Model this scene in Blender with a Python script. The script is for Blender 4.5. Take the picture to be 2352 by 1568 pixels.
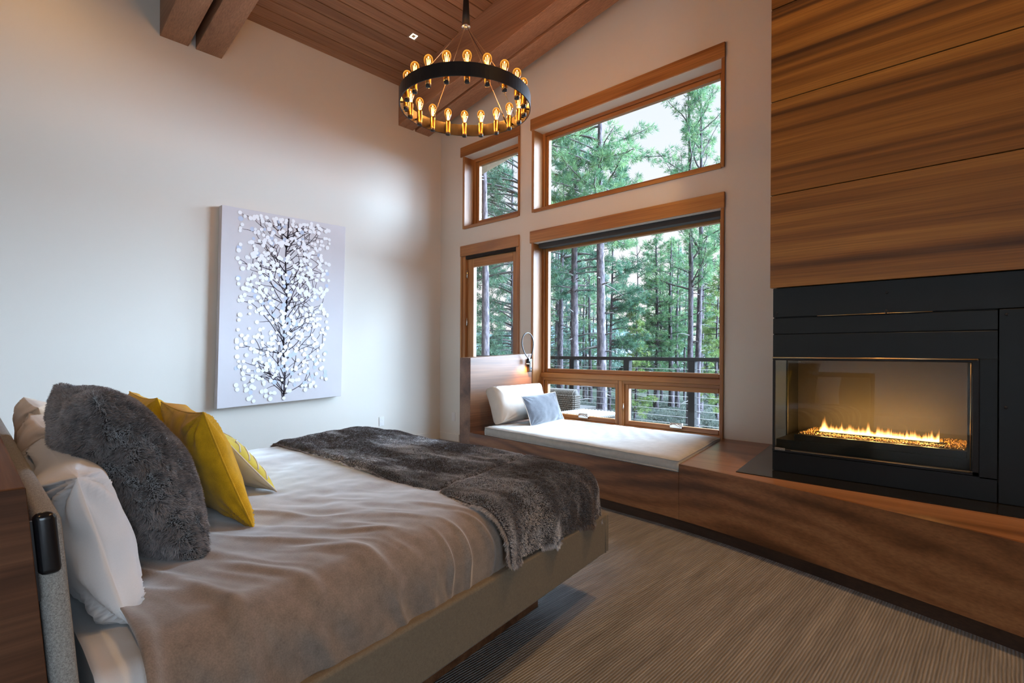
import bpy, bmesh, math, random
import numpy as np
from mathutils import Vector, Matrix

for o in list(bpy.data.objects): bpy.data.objects.remove(o, do_unlink=True)
S = bpy.context.scene
COL = S.collection
random.seed(7); RNG = np.random.default_rng(11)

# ------------------------------------------------------------------ camera
F, CX, YH, RHO, HC = 1206.0, 1176.0, 809.4, 0.005, 1.2
AZ = math.radians(46.5)
FW = np.array([-math.cos(AZ), math.sin(AZ), 0.0]); RT = np.array([math.sin(AZ), math.cos(AZ), 0.0]); UP = np.array([0, 0, 1.0])
OC = np.array([0, 0, HC])
def ray(x, y):
    a, b = x-CX, y-YH; c, s = math.cos(RHO), math.sin(RHO)
    return FW + (a*c+b*s)/F*RT - (-a*s+b*c)/F*UP
def onX(x, y, X): d = ray(x, y); return OC + d*X/d[0]
def onY(x, y, Y): d = ray(x, y); return OC + d*Y/d[1]
def onZ(x, y, Z): d = ray(x, y); return OC + d*(Z-HC)/d[2]
def atD(x, y, D): return OC + ray(x, y)*D
cam = bpy.data.cameras.new('camera'); camo = bpy.data.objects.new('camera', cam); COL.objects.link(camo)
cam.sensor_width = 36; cam.lens = F/2352*36; cam.clip_start = .02; cam.clip_end = 1500
cam.shift_y = (YH-784)/2352
R = Matrix((tuple(RT), tuple(UP), tuple(-FW))).transposed()
camo.matrix_world = Matrix.Translation((0, 0, HC)) @ R.to_4x4() @ Matrix.Rotation(RHO, 4, 'Z')
S.camera = camo

# ------------------------------------------------------------------ light
W = bpy.data.worlds.new('sky'); S.world = W; W.use_nodes = True
nt = W.node_tree; bg = nt.nodes['Background']
tc = nt.nodes.new('ShaderNodeTexCoord'); sp = nt.nodes.new('ShaderNodeSeparateXYZ'); rp = nt.nodes.new('ShaderNodeValToRGB')
nt.links.new(tc.outputs['Generated'], sp.inputs[0]); nt.links.new(sp.outputs['Z'], rp.inputs[0]); nt.links.new(rp.outputs[0], bg.inputs[0])
rp.color_ramp.elements[0].position = 0.0; rp.color_ramp.elements[0].color = (.92, .83, .80, 1)
rp.color_ramp.elements[1].position = .9; rp.color_ramp.elements[1].color = (.60, .72, .95, 1)
e = rp.color_ramp.elements.new(.25); e.color = (.80, .81, .88, 1)
bg.inputs[1].default_value = 1.05

def add_light(name, kind, loc, energy, color, size=.1, size_y=None, direction=None, spot=None, parent=None, blend=.5):
    l = bpy.data.lights.new(name, kind); l.energy = energy; l.color = color
    if kind == 'AREA':
        l.size = size
        if size_y: l.shape = 'RECTANGLE'; l.size_y = size_y
    elif kind == 'SUN': l.angle = size
    else: l.shadow_soft_size = size
    if kind == 'SPOT': l.spot_size = spot; l.spot_blend = blend
    o = bpy.data.objects.new(name, l); COL.objects.link(o); o.location = loc
    if direction is not None: o.rotation_euler = Vector(direction).to_track_quat('-Z', 'Y').to_euler()
    if parent: o.parent = parent; o.matrix_parent_inverse = parent.matrix_basis.inverted()
    return o
# low, hazy, diffused evening sun coming in obliquely through the windows of the window wall
add_light('hazy_sun', 'SUN', (6, 14, 9), 66.0, (.56, .75, 1.0), size=math.radians(98), direction=(-.86, -1, -.50))
# added fill light outside an invented glass door, unseen in the right wall
dl = add_light('added_door_fill', 'AREA', (3.32, -.75, 1.45), 74, (.62, .80, 1.0), size=1.6, size_y=2.5, direction=(-1, .14, 0))

S.view_settings.view_transform = 'Standard'; S.view_settings.look = 'None'
S.view_settings.exposure = 0.30; S.view_settings.gamma = 1.0; S.view_settings.use_curve_mapping = False
cy = S.cycles
cy.use_denoising = True; cy.max_bounces = 8; cy.diffuse_bounces = 4; cy.glossy_bounces = 4; cy.transparent_max_bounces = 24
cy.transmission_bounces = 6; cy.volume_bounces = 0; cy.sample_clamp_indirect = 6; cy.caustics_reflective = False; cy.caustics_refractive = False

# ------------------------------------------------------------------ helpers
def tag(o, label=None, cat=None, group=None, kind=None):
    if label: o['label'] = label
    if cat: o['category'] = cat
    if group: o['group'] = group
    if kind: o['kind'] = kind
    return o
def empty(name, loc=(0, 0, 0)):
    o = bpy.data.objects.new(name, None); COL.objects.link(o); o.location = loc; o.empty_display_size = .1; return o
def link(name, me, mat, parent=None, smooth=False, kind=None):
    o = bpy.data.objects.new(name, me); COL.objects.link(o)
    if mat is not None:
        me.materials.clear(); me.materials.append(mat)
    if smooth: me.shade_smooth() if hasattr(me, 'shade_smooth') else None
    if parent is not None:
        o.parent = parent; o.matrix_parent_inverse = world(parent).inverted()
    if kind: o['kind'] = kind
    return o
def world(o):
    m = o.matrix_basis.copy()
    if o.parent: m = world(o.parent) @ o.matrix_parent_inverse @ m
    return m
def pyd(name, v, f, mat, parent=None, smooth=False, kind=None):
    me = bpy.data.meshes.new(name); me.from_pydata([tuple(map(float, p)) for p in v], [], [tuple(map(int, q)) for q in f]); me.update()
    return link(name, me, mat, parent, smooth, kind)
def tris(name, V, T, mat, parent=None, col=None, smooth=False, kind=None):
    """fast numpy mesh of triangles"""
    me = bpy.data.meshes.new(name); V = np.asarray(V, np.float32); T = np.asarray(T, np.int32)
    me.vertices.add(len(V)); me.vertices.foreach_set('co', V.ravel())
    me.loops.add(T.size); me.loops.foreach_set('vertex_index', T.ravel())
    me.polygons.add(len(T)); me.polygons.foreach_set('loop_start', np.arange(0, T.size, T.shape[1], dtype=np.int32))
    me.polygons.foreach_set('loop_total', np.full(len(T), T.shape[1], np.int32)); me.update(calc_edges=True); me.validate()
    if col is not None:
        a = me.color_attributes.new('Col', 'FLOAT_COLOR', 'POINT'); a.data.foreach_set('color', np.asarray(col, np.float32).ravel())
    return link(name, me, mat, parent, smooth, kind)
def bmobj(name, bm, mat, parent=None, smooth=False, kind=None):
    me = bpy.data.meshes.new(name); bmesh.ops.recalc_face_normals(bm, faces=bm.faces); bm.to_mesh(me); bm.free()
    return link(name, me, mat, parent, smooth, kind)
def hexa(name, P, mat, parent=None, bevel=.003, seg=1, smooth=False, kind=None):
    """8 corners: bottom 4 (ccw), top 4"""
    bm = bmesh.new(); v = [bm.verts.new(tuple(map(float, p))) for p in P]
    for q in ((3, 2, 1, 0), (4, 5, 6, 7), (0, 1, 5, 4), (1, 2, 6, 5), (2, 3, 7, 6), (3, 0, 4, 7)): bm.faces.new([v[i] for i in q])
    if bevel: bmesh.ops.bevel(bm, geom=list(bm.edges), offset=bevel, segments=seg, affect='EDGES', profile=.5)
    o = bmobj(name, bm, mat, parent, smooth or seg > 1, kind)
    if seg > 1: wn = o.modifiers.new('weighted_normal', 'WEIGHTED_NORMAL'); wn.weight = 100
    return o
def box(name, x0, x1, y0, y1, z0, z1, mat, parent=None, bevel=.003, seg=1, kind=None):
    return hexa(name, [(x0, y0, z0), (x1, y0, z0), (x1, y1, z0), (x0, y1, z0), (x0, y0, z1), (x1, y0, z1), (x1, y1, z1), (x0, y1, z1)], mat, parent, bevel, seg, seg > 1, kind)
def boxes(name, L, mat, parent=None, kind=None):
    """several boxes of one and the same piece"""
    V, Fc = [], []
    for (x0, x1, y0, y1, z0, z1) in L:
        b = len(V); V += [(x0, y0, z0), (x1, y0, z0), (x1, y1, z0), (x0, y1, z0), (x0, y0, z1), (x1, y0, z1), (x1, y1, z1), (x0, y1, z1)]
        Fc += [tuple(b+i for i in q) for q in ((3, 2, 1, 0), (4, 5, 6, 7), (0, 1, 5, 4), (1, 2, 6, 5), (2, 3, 7, 6), (3, 0, 4, 7))]
    return pyd(name, V, Fc, mat, parent, kind=kind)
def lathe(name, prof, mat, parent=None, loc=(0, 0, 0), n=24, smooth=True, axis=None, kind=None):
    V, Fc = [], []
    for r, z in prof:
        for k in range(n):
            a = 2*math.pi*k/n; V.append((r*math.cos(a), r*math.sin(a), z))
    m = len(prof)
    for i in range(m-1):
        for k in range(n):
            Fc.append((i*n+k, i*n+(k+1) % n, (i+1)*n+(k+1) % n, (i+1)*n+k))
    Fc.append(tuple(range(n-1, -1, -1))); Fc.append(tuple((m-1)*n+k for k in range(n)))
    M = Matrix.Translation(loc)
    if axis is not None: M = M @ Vector(axis).to_track_quat('Z', 'Y').to_matrix().to_4x4()
    V = [tuple(M @ Vector(p)) for p in V]
    return pyd(name, V, Fc, mat, parent, smooth, kind)
def tube_data(pts, rad, n=6):
    pts = [np.asarray(p, float) for p in pts]; m = len(pts)
    rad = [rad]*m if np.isscalar(rad) else rad
    V, Fc = [], []
    u = None
    for i in range(m):
        d = pts[min(i+1, m-1)]-pts[max(i-1, 0)]; d = d/(np.linalg.norm(d)+1e-9)
        if u is None: u = np.cross(d, [0, 0, 1.0] if abs(d[2]) < .9 else [1.0, 0, 0])
        u = u-d*(u@d); u /= np.linalg.norm(u)+1e-9; w = np.cross(d, u)
        for k in range(n):
            a = 2*math.pi*k/n; V.append(pts[i]+rad[i]*(math.cos(a)*u+math.sin(a)*w))
    for i in range(m-1):
        for k in range(n): Fc.append((i*n+k, i*n+(k+1) % n, (i+1)*n+(k+1) % n, (i+1)*n+k))
    Fc.append(tuple(range(n-1, -1, -1))); Fc.append(tuple((m-1)*n+k for k in range(n)))
    return V, Fc
def tube(name, pts, rad, mat, parent=None, n=8, smooth=True, kind=None):
    V, Fc = tube_data(pts, rad, n); return pyd(name, V, Fc, mat, parent, smooth, kind)
def tubes(name, L, mat, parent=None, n=6, kind=None, smooth=True):
    V, Fc = [], []
    for pts, rad in L:
        v, f = tube_data(pts, rad, n); b = len(V); V += v; Fc += [tuple(b+i for i in q) for q in f]
    return pyd(name, V, Fc, mat, parent, smooth, kind)
def bez(p, n=20):
    p = [np.asarray(q, float) for q in p]; out = []
    for t in np.linspace(0, 1, n):
        q = list(p)
        while len(q) > 1: q = [q[i]*(1-t)+q[i+1]*t for i in range(len(q)-1)]
        out.append(q[0])
    return out
# --- value noise
_T = RNG.random((64, 64, 64)).astype(np.float32)
def vnoise(P):
    P = np.asarray(P, float); i = np.floor(P).astype(int); f = P-i; f = f*f*(3-2*f)
    g = lambda a, b, c: _T[(i[..., 0]+a) % 64, (i[..., 1]+b) % 64, (i[..., 2]+c) % 64]
    x, y, z = f[..., 0], f[..., 1], f[..., 2]
    l = lambda a, b, t: a+(b-a)*t
    return l(l(l(g(0, 0, 0), g(1, 0, 0), x), l(g(0, 1, 0), g(1, 1, 0), x), y), l(l(g(0, 0, 1), g(1, 0, 1), x), l(g(0, 1, 1), g(1, 1, 1), x), y), z)*2-1
def fbm(P, o=3):
    r = 0; a = 1
    for k in range(o): r = r+a*vnoise(np.asarray(P)*2**k+17.3*k); a *= .5
    return r

# ------------------------------------------------------------------ materials
def nmat(name, base=(.5, .5, .5), rough=.5, metal=0.0, spec=.5, sheen=0.0, coat=0.0):
    m = bpy.data.materials.new(name); m.use_nodes = True; b = m.node_tree.nodes['Principled BSDF']
    b.inputs['Base Color'].default_value = (*base, 1); b.inputs['Roughness'].default_value = rough; b.inputs['Metallic'].default_value = metal
    b.inputs['Specular IOR Level'].default_value = spec
    if sheen: b.inputs['Sheen Weight'].default_value = sheen; b.inputs['Sheen Roughness'].default_value = .4
    if coat: b.inputs['Coat Weight'].default_value = coat; b.inputs['Coat Roughness'].default_value = .15
    return m
class G:
    def __init__(s, m): s.m = m; s.t = m.node_tree; s.b = s.t.nodes['Principled BSDF']
    def n(s, t, **k):
        o = s.t.nodes.new('ShaderNode'+t)
        for a, v in k.items(): setattr(o, a, v)
        return o
    def l(s, a, b): s.t.links.new(a, b)
    def coord(s, scale=(1, 1, 1), rnd=0.0, rot=(0, 0, 0)):
        c = s.n('TexCoord'); mp = s.n('Mapping'); mp.inputs['Scale'].default_value = scale; mp.inputs['Rotation'].default_value = rot
        s.l(c.outputs['Object'], mp.inputs['Vector'])
        if rnd:
            oi = s.n('ObjectInfo'); ml = s.n('Math', operation='MULTIPLY'); ml.inputs[1].default_value = rnd
            s.l(oi.outputs['Random'], ml.inputs[0]); cb = s.n('CombineXYZ')
            for k in range(3): s.l(ml.outputs[0], cb.inputs[k])
            ad = s.n('VectorMath', operation='ADD'); s.l(mp.outputs[0], ad.inputs[0]); s.l(cb.outputs[0], ad.inputs[1]); return ad.outputs[0]
        return mp.outputs[0]
    def noise(s, vec, scale, detail=4, rough=.55, dist=0.0):
        o = s.n('TexNoise'); o.inputs['Scale'].default_value = scale; o.inputs['Detail'].default_value = detail
        o.inputs['Roughness'].default_value = rough; o.inputs['Distortion'].default_value = dist; s.l(vec, o.inputs['Vector']); return o.outputs[0]
    def ramp(s, fac, stops):
        o = s.n('ValToRGB'); cr = o.color_ramp
        while len(cr.elements) > 1: cr.elements.remove(cr.elements[-1])
        cr.elements[0].position = stops[0][0]; cr.elements[0].color = (*stops[0][1], 1)
        for p, c in stops[1:]: e = cr.elements.new(p); e.color = (*c, 1)
        s.l(fac, o.inputs[0]); return o.outputs[0]
    def mix(s, a, b, fac, mode='MIX'):
        o = s.n('MixRGB', blend_type=mode)
        for k, v in ((0, fac), (1, a), (2, b)):
            if hasattr(v, 'default_value'): s.l(v, o.inputs[k])
            elif k == 0: o.inputs[0].default_value = v
            else: o.inputs[k].default_value = (*v, 1)
        return o.outputs[0]
    def math(s, op, a, b=None):
        o = s.n('Math', operation=op)
        for k, v in ((0, a), (1, b)):
            if v is None: continue
            if hasattr(v, 'default_value'): s.l(v, o.inputs[k])
            else: o.inputs[k].default_value = v
        return o.outputs[0]
    def bump(s, h, strength=.3, dist=.005):
        o = s.n('Bump'); o.inputs['Strength'].default_value = strength; o.inputs['Distance'].default_value = dist
        s.l(h, o.inputs['Height']); s.l(o.outputs[0], s.b.inputs['Normal'])
    def color(s, c): s.l(c, s.b.inputs['Base Color'])
def wood(name, dark, mid, light, axis=0, band=6.0, rough=.42, rnd=7.0, contrast=1.0, coat=0.0, stretch=.07):
    m = nmat(name, mid, rough, coat=coat); g = G(m)
    sc = [1.0, 1.0, 1.0]; sc[axis] = stretch
    v = g.coord(tuple(sc), rnd)
    n1 = g.noise(v, band, 3, .5, .6)
    c1 = g.ramp(n1, [(.5-.2*contrast, dark), (.5, mid), (.5+.22*contrast, light)])
    sc2 = [1.0, 1.0, 1.0]; sc2[axis] = .012
    n2 = g.noise(g.coord(tuple(sc2), rnd), 130, 3, .6)
    c2 = g.ramp(n2, [(.3, (.55, .55, .55)), (.7, (1.12, 1.12, 1.12))])
    g.color(g.mix(c1, c2, .75, 'MULTIPLY')); g.bump(n2, .15, .002)
    return m
def fabric(name, base, rough=.9, weave=500, var=.15, sheen=.3, blotch=6, bstr=.3):
    m = nmat(name, base, rough, spec=.2, sheen=sheen); g = G(m)
    v = g.coord()
    n = g.noise(v, weave, 2, .6); b = g.noise(v, blotch, 4, .6)
    c = g.ramp(g.math('ADD', g.math('MULTIPLY', n, .5), g.math('MULTIPLY', b, .5)), [(.3, tuple(x*(1-var*1.6) for x in base)), (.7, tuple(min(1, x*(1+var)) for x in base))])
    g.color(c); g.bump(n, bstr, .002); return m

m_wall = nmat('wall_paint', (.68, .64, .57), .9, spec=.2); g = G(m_wall); g.bump(g.noise(g.coord(), 120, 3), .04, .003)
m_carpet = nmat('ribbed_carpet', (.3, .26, .21), 1.0, spec=.05, sheen=.2); g = G(m_carpet)
wob = g.noise(g.coord((1, 1, 1)), 9, 2); sx = g.n('SeparateXYZ'); g.l(g.coord(), sx.inputs[0])
ph = g.math('ADD', g.math('MULTIPLY', sx.outputs[0], 2*math.pi/.0120), g.math('MULTIPLY', wob, 3.0))
rib = g.math('MULTIPLY_ADD' if False else 'MULTIPLY', g.math('ADD', g.math('SINE', ph), 1.0), .5)
st = g.noise(g.coord((95, 3.0, 1)), 1.0, 4, .7); st2 = g.noise(g.coord((14, 1.6, 1)), 1.0, 4, .65); tf = g.noise(g.coord(), 420, 2)
f = g.math('ADD', g.math('ADD', g.math('MULTIPLY', st, .45), g.math('MULTIPLY', st2, .35)), g.math('MULTIPLY', tf, .2))
c = g.ramp(f, [(.32, (.15, .139, .129)), (.5, (.30, .284, .268)), (.68, (.50, .478, .452))])
g.color(g.mix(c, g.ramp(rib, [(0, (.45, .45, .45)), (.55, (1, 1, 1))]), .8, 'MULTIPLY'))
g.bump(g.math('ADD', rib, g.math('MULTIPLY', tf, .6)), .9, .006)

m_fir = wood('fir_trim', (.25, .095, .026), (.39, .165, .046), (.50, .24, .078), axis=0, band=9, rough=.4, contrast=1.1)
m_firz = wood('fir_trim_upright', (.25, .095, .026), (.39, .165, .046), (.50, .24, .078), axis=2, band=9, rough=.4)
m_plank = wood('cedar_plank', (.20, .095, .045), (.30, .155, .08), (.39, .21, .115), axis=1, band=5, rough=.55, rnd=40)
m_beam = wood('beam_timber', (.24, .115, .06), (.34, .175, .095), (.43, .24, .14), axis=0, band=4, rough=.6, rnd=30)
m_panel = wood('walnut_panel', (.058, .020, .004), (.22, .083, .013), (.33, .140, .026), axis=0, band=10, rough=.36, rnd=11, contrast=.8, stretch=.018)
m_bench = wood('walnut_bench', (.12, .046, .016), (.28, .115, .042), (.40, .18, .070), axis=0, band=8, rough=.34, rnd=5, stretch=.08)
def figured(name, dark, mid, light, rough=.34):
    m = nmat(name, mid, rough); g = G(m)
    w = g.n('TexWave', wave_type='BANDS', bands_direction='Z', wave_profile='SIN'); g.l(g.coord((.38, 1, 1.5)), w.inputs['Vector'])
    w.inputs['Scale'].default_value = 2.4; w.inputs['Distortion'].default_value = 14.0; w.inputs['Detail'].default_value = 2.5; w.inputs['Detail Scale'].default_value = .7; w.inputs['Detail Roughness'].default_value = .4
    lo = g.noise(g.coord((.25, 1, 1)), 4, 3, .5)
    f = g.math('ADD', g.math('MULTIPLY', w.outputs[1] if len(w.outputs) > 1 else w.outputs[0], .18), g.math('MULTIPLY', lo, .82))
    c1 = g.ramp(f, [(.34, dark), (.50, mid), (.68, light)])
    n2 = g.noise(g.coord((.015, 1, 1)), 120, 3, .6); c2 = g.ramp(n2, [(.3, (.6, .6, .6)), (.7, (1.1, 1.1, 1.1))])
    g.color(g.mix(c1, c2, .75, 'MULTIPLY')); g.bump(n2, .12, .002); return m
m_bench = figured('walnut_bench_figured', (.10, .037, .013), (.235, .094, .034), (.33, .145, .056))
m_benchtop = wood('walnut_top', (.15, .07, .03), (.30, .14, .06), (.40, .20, .095), axis=0, band=5, rough=.3, rnd=5)
m_slab = wood('walnut_slab', (.10, .045, .022), (.21, .10, .05), (.30, .155, .085), axis=1, band=6, rough=.36, rnd=5)
m_head = wood('walnut_headboard', (.06, .024, .010), (.125, .052, .022), (.18, .085, .040), axis=0, band=9, rough=.4, rnd=5)
m_heady = wood('walnut_headboard_end', (.045, .017, .007), (.095, .038, .016), (.14, .062, .028), axis=1, band=14, rough=.36, rnd=5, stretch=.2)
for _m in (m_head, m_heady): _b = _m.node_tree.nodes['Principled BSDF']; _b.inputs['Specular IOR Level'].default_value = .15; _b.inputs['Roughness'].default_value = .6
m_kick = wood('walnut_toe_kick', (.035, .016, .009), (.06, .028, .015), (.09, .044, .024), axis=0, rough=.5)
m_dark = nmat('dark_gap', (.012, .009, .007), .9)
m_steel = nmat('blackened_steel', (.0085, .0105, .012), .38, .35); g = G(m_steel); g.bump(g.noise(g.coord((1, 1, 1)), 6, 4), .05, .01)
m_steelm = nmat('matte_black_metal', (.010, .010, .011), .5, .3)
m_pad = nmat('hearth_steel', (.022, .021, .020), .14, .5)
m_brass = nmat('brass_trim', (.62, .42, .20), .32, 1.0)
m_brass2 = nmat('socket_brass', (.50, .30, .12), .28, 1.0)
m_chrome = nmat('brushed_nickel', (.62, .56, .50), .22, 1.0)
m_iron = nmat('chandelier_iron', (.035, .032, .032), .42, .7)
m_cable = nmat('hanging_cable', (.55, .36, .20), .35, .8)
m_black = nmat('black_enamel', (.008, .008, .009), .22)
m_white = nmat('white_plastic', (.72, .70, .67), .4)
m_gap = nmat('slot_black', (.003, .003, .003), .8)

def glassy(name, tint=(1, 1, 1), ior=1.45, refl=1.0, rough=0.0):
    m = bpy.data.materials.new(name); m.use_nodes = True; t = m.node_tree; t.nodes.clear()
    o = t.nodes.new('ShaderNodeOutputMaterial'); mx = t.nodes.new('ShaderNodeMixShader'); tr = t.nodes.new('ShaderNodeBsdfTransparent')
    gl = t.nodes.new('ShaderNodeBsdfGlossy'); fr = t.nodes.new('ShaderNodeFresnel'); fr.inputs[0].default_value = ior
    ml = t.nodes.new('ShaderNodeMath'); ml.operation = 'MULTIPLY'; ml.inputs[1].default_value = refl
    tr.inputs[0].default_value = (*tint, 1); gl.inputs['Roughness'].default_value = rough
    t.links.new(fr.outputs[0], ml.inputs[0]); t.links.new(ml.outputs[0], mx.inputs[0]); t.links.new(tr.outputs[0], mx.inputs[1]); t.links.new(gl.outputs[0], mx.inputs[2]); t.links.new(mx.outputs[0], o.inputs[0])
    return m
m_glass = glassy('window_glass', (.97, .985, .985), 1.3, .7)
m_fglass = glassy('firebox_glass', (.86, .89, .87), 1.5, .75)
m_bulb = glassy('amber_bulb_glass', (1.0, .82, .52), 1.45, 1.0)
_o = [n for n in m_bulb.node_tree.nodes if n.type == 'OUTPUT_MATERIAL'][0]; _e = m_bulb.node_tree.nodes.new('ShaderNodeEmission'); _e.inputs[0].default_value = (1.0, .42, .08, 1); _e.inputs[1].default_value = 42.0
m_bulb.node_tree.links.new(_e.outputs[0], _o.inputs['Volume'])
def emit(name, c, s):
    m = bpy.data.materials.new(name); m.use_nodes = True; t = m.node_tree; t.nodes.clear()
    o = t.nodes.new('ShaderNodeOutputMaterial'); e = t.nodes.new('ShaderNodeEmission'); e.inputs[0].default_value = (*c, 1); e.inputs[1].default_value = s
    t.links.new(e.outputs[0], o.inputs[0]); return m
m_fil = emit('glowing_filament', (1.0, .62, .25), 16)
m_lampglow = emit('downlight_glow', (1.0, .80, .50), 9)

m_cover = fabric('taupe_velvet_cover', (.225, .175, .138), .8, 260, .22, 1.0, 28, .25)
m_sheet = fabric('white_cotton', (.72, .72, .72), .85, 900, .05, .2, 4, .1)
m_sham = fabric('lamp_warmed_pillowcase', (.64, .51, .38), .85, 900, .07, .2, 5, .1)  # white cases given cream to carry a bedside lamp's warm light
m_yel = fabric('mustard_linen', (.68, .37, .012), 1.0, 520, .18, .15, 25, .6)
m_rail = fabric('oatmeal_upholstery', (.175, .142, .098), .95, 420, .16, .15, 120, .5)
m_hcush = fabric('grey_tweed', (.34, .32, .285), .95, 620, .40, .1, 300, 1.0)
m_seat = fabric('seat_cushion_linen', (.47, .455, .42), .95, 500, .13, .3, 20, .4)
m_cream = fabric('cream_cushion', (.66, .60, .53), .9, 500, .08, .3, 10, .3)
m_grey = fabric('grey_velvet', (.085, .09, .105), .9, 160, .22, .8, 20, .4)
m_embback = fabric('cream_pillow_back', (.60, .55, .45), .9, 600, .06, .2, 10)
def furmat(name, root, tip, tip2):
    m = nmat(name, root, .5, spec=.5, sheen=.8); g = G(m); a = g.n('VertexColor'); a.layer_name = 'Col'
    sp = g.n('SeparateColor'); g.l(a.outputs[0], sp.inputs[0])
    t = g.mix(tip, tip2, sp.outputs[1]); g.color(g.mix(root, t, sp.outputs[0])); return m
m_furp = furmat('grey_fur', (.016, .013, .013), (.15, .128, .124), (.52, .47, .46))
m_furt = furmat('brown_fur', (.040, .026, .019), (.15, .098, .074), (.98, .93, .90))  # near-white second tip colour stands in for window sheen on the nap
m_skin = nmat('fur_backing', (.028, .02, .017), 1.0, sheen=.4)

# ------------------------------------------------------------------ room shell
YW, XL, XR, YB = 4.609, -5.752, 3.2, -3.2
SL = .1625
def zc(x): return 4.64 + SL*(x-XL)
def st(o): o['kind'] = 'structure'; return o
st(box('floor', XL, XR, YB, YW, -.12, 0, m_carpet, bevel=0))
st(box('wall_left', XL-.2, XL, YB-.2, YW+.25, -.12, 4.75, m_wall, bevel=0))
# window wall with its four openings
OPEN = [(-5.25, -4.28, 2.86, 3.79), (-4.03, -1.845, 2.86, 3.79), (-5.285, -4.28, 0.0, 2.47), (-4.03, -1.845, .40, 2.476)]
xs = sorted({XL, XR}|{a for o in OPEN for a in o[:2]}); zs = sorted({-.12, 6.3}|{a for o in OPEN for a in o[2:]})
cells = []
for i in range(len(xs)-1):
    for k in range(len(zs)-1):
        mx, mz = (xs[i]+xs[i+1])/2, (zs[k]+zs[k+1])/2
        if not any(o[0] < mx < o[1] and o[2] < mz < o[3] for o in OPEN): cells.append((xs[i], xs[i+1], YW, YW+.25, zs[k], zs[k+1]))
st(boxes('wall_back', cells, m_wall))
st(boxes('wall_right', [(XR, XR+.2, YB, -1.65, -.12, 6.3), (XR, XR+.2, .15, YW+.25, -.12, 6.3), (XR, XR+.2, -1.65, .15, 2.75, 6.3), (XR, XR+.2, -1.65, .15, -.12, .05)], m_wall))
st(box('wall_front', XL, XR+.2, YB-.2, YB, -.12, 6.3, m_wall, bevel=0))
d2 = empty('added_door', (XR+.1, -.75, .05)); st(d2)  # unseen door and opening, added to bring cool fill onto the bed
for y in (-1.65, -.79, .07): box('stile', XR+.06, XR+.12, y, y+.08, .05, 2.75, m_firz, d2)
box('rail', XR+.06, XR+.12, -1.57, .07, .05, .17, m_fir, d2); box('rail', XR+.06, XR+.12, -1.57, .07, 2.65, 2.75, m_fir, d2)
for y0, y1 in ((-1.57, -.79), (-.71, .07)): box('pane', XR+.085, XR+.095, y0, y1, .17, 2.65, m_glass, d2, bevel=0)
# ceiling: backing slab + planks
ce = st(hexa('ceiling', [(XL-.2, YB-.2, zc(XL-.2)+.022), (XR+.2, YB-.2, zc(XR+.2)+.022), (XR+.2, YW+.25, zc(XR+.2)+.022), (XL-.2, YW+.25, zc(XL-.2)+.022)] +
        [(XL-.2, YB-.2, zc(XL-.2)+.2), (XR+.2, YB-.2, zc(XR+.2)+.2), (XR+.2, YW+.25, zc(XR+.2)+.2), (XL-.2, YW+.25, zc(XL-.2)+.2)], m_dark, bevel=0))
PW = .1345; pw = PW-.011
pm = None
x = -5.639+.0055; k = 0
first = hexa('plank', [(XL+.001, YB, zc(XL)), (-5.643, YB, zc(-5.643)), (-5.643, YW, zc(-5.643)), (XL+.001, YW, zc(XL)), (XL+.001, YB, zc(XL)+.02), (-5.643, YB, zc(-5.643)+.02), (-5.643, YW, zc(-5.643)+.02), (XL+.001, YW, zc(XL)+.02)], m_plank, ce, bevel=.002)
while x < XR-PW:
    if pm is None:
        o = hexa('plank', [(0, YB, 0), (pw, YB, SL*pw), (pw, YW, SL*pw), (0, YW, 0), (0, YB, .02), (pw, YB, SL*pw+.02), (pw, YW, SL*pw+.02), (0, YW, .02)], m_plank, ce, bevel=.002)
        pm = o.data
    else:
        o = bpy.data.objects.new('plank', pm); COL.objects.link(o); o.parent = ce; o.matrix_parent_inverse = Matrix()
    o.location = (x, 0, zc(x)); x += PW
# roof overhang outside, eaves soffit
m_soffit = wood('soffit_boards', (.22, .16, .11), (.34, .26, .19), (.42, .33, .25), axis=0, band=8)
def zs_(x): return 4.20 + .165*(x+6.3)
st(hexa('roof_overhang', [(-7.2, YW+.25, zs_(-7.2)), (XR+.2, YW+.25, zs_(XR)), (XR+.2, 6.02, zs_(XR)), (-7.2, 6.02, zs_(-7.2)), (-7.2, YW+.25, zs_(-7.2)+.3), (XR+.2, YW+.25, zs_(XR)+.3), (XR+.2, 6.02, zs_(XR)+.3), (-7.2, 6.02, zs_(-7.2)+.3)], m_soffit, bevel=0))

# beams: two pairs of sloping timbers
def beam(y0, y1, label):
    zb = lambda x: 4.128 + SL*(x-XL)
    zt = lambda x: zc(x)-.001
    o = hexa('ceiling_beam', [(XL+.001, y0, zb(XL)), (XR-.001, y0, zb(XR)), (XR-.001, y1, zb(XR)), (XL+.001, y1, zb(XL)), (XL+.001, y0, zt(XL)), (XR-.001, y0, zt(XR)), (XR-.001, y1, zt(XR)), (XL+.001, y1, zt(XL))], m_beam, bevel=.004)
    return tag(o, label, 'beam', 'paired timber ceiling beams')
beam(1.277, 1.512, 'sloping timber ceiling beam of the pair above the bed pillows, farther from windows')
beam(1.573, 1.806, 'sloping timber ceiling beam of the pair above the bed, on its window side')
beam(3.904, 4.130, 'sloping timber ceiling beam of the window pair, on the chandelier side')
beam(4.166, 4.395, 'sloping timber ceiling beam running closest to the window wall')

# baseboards
m_base = m_fir
st(box('baseboard_left', XL, XL+.015, -3.0, YW-.001, .0, .10, m_wall, bevel=.003))
st(box('baseboard_back', XL+.016, -5.33, YW-.015, YW, .0, .10, m_wall, bevel=.003))

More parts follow.
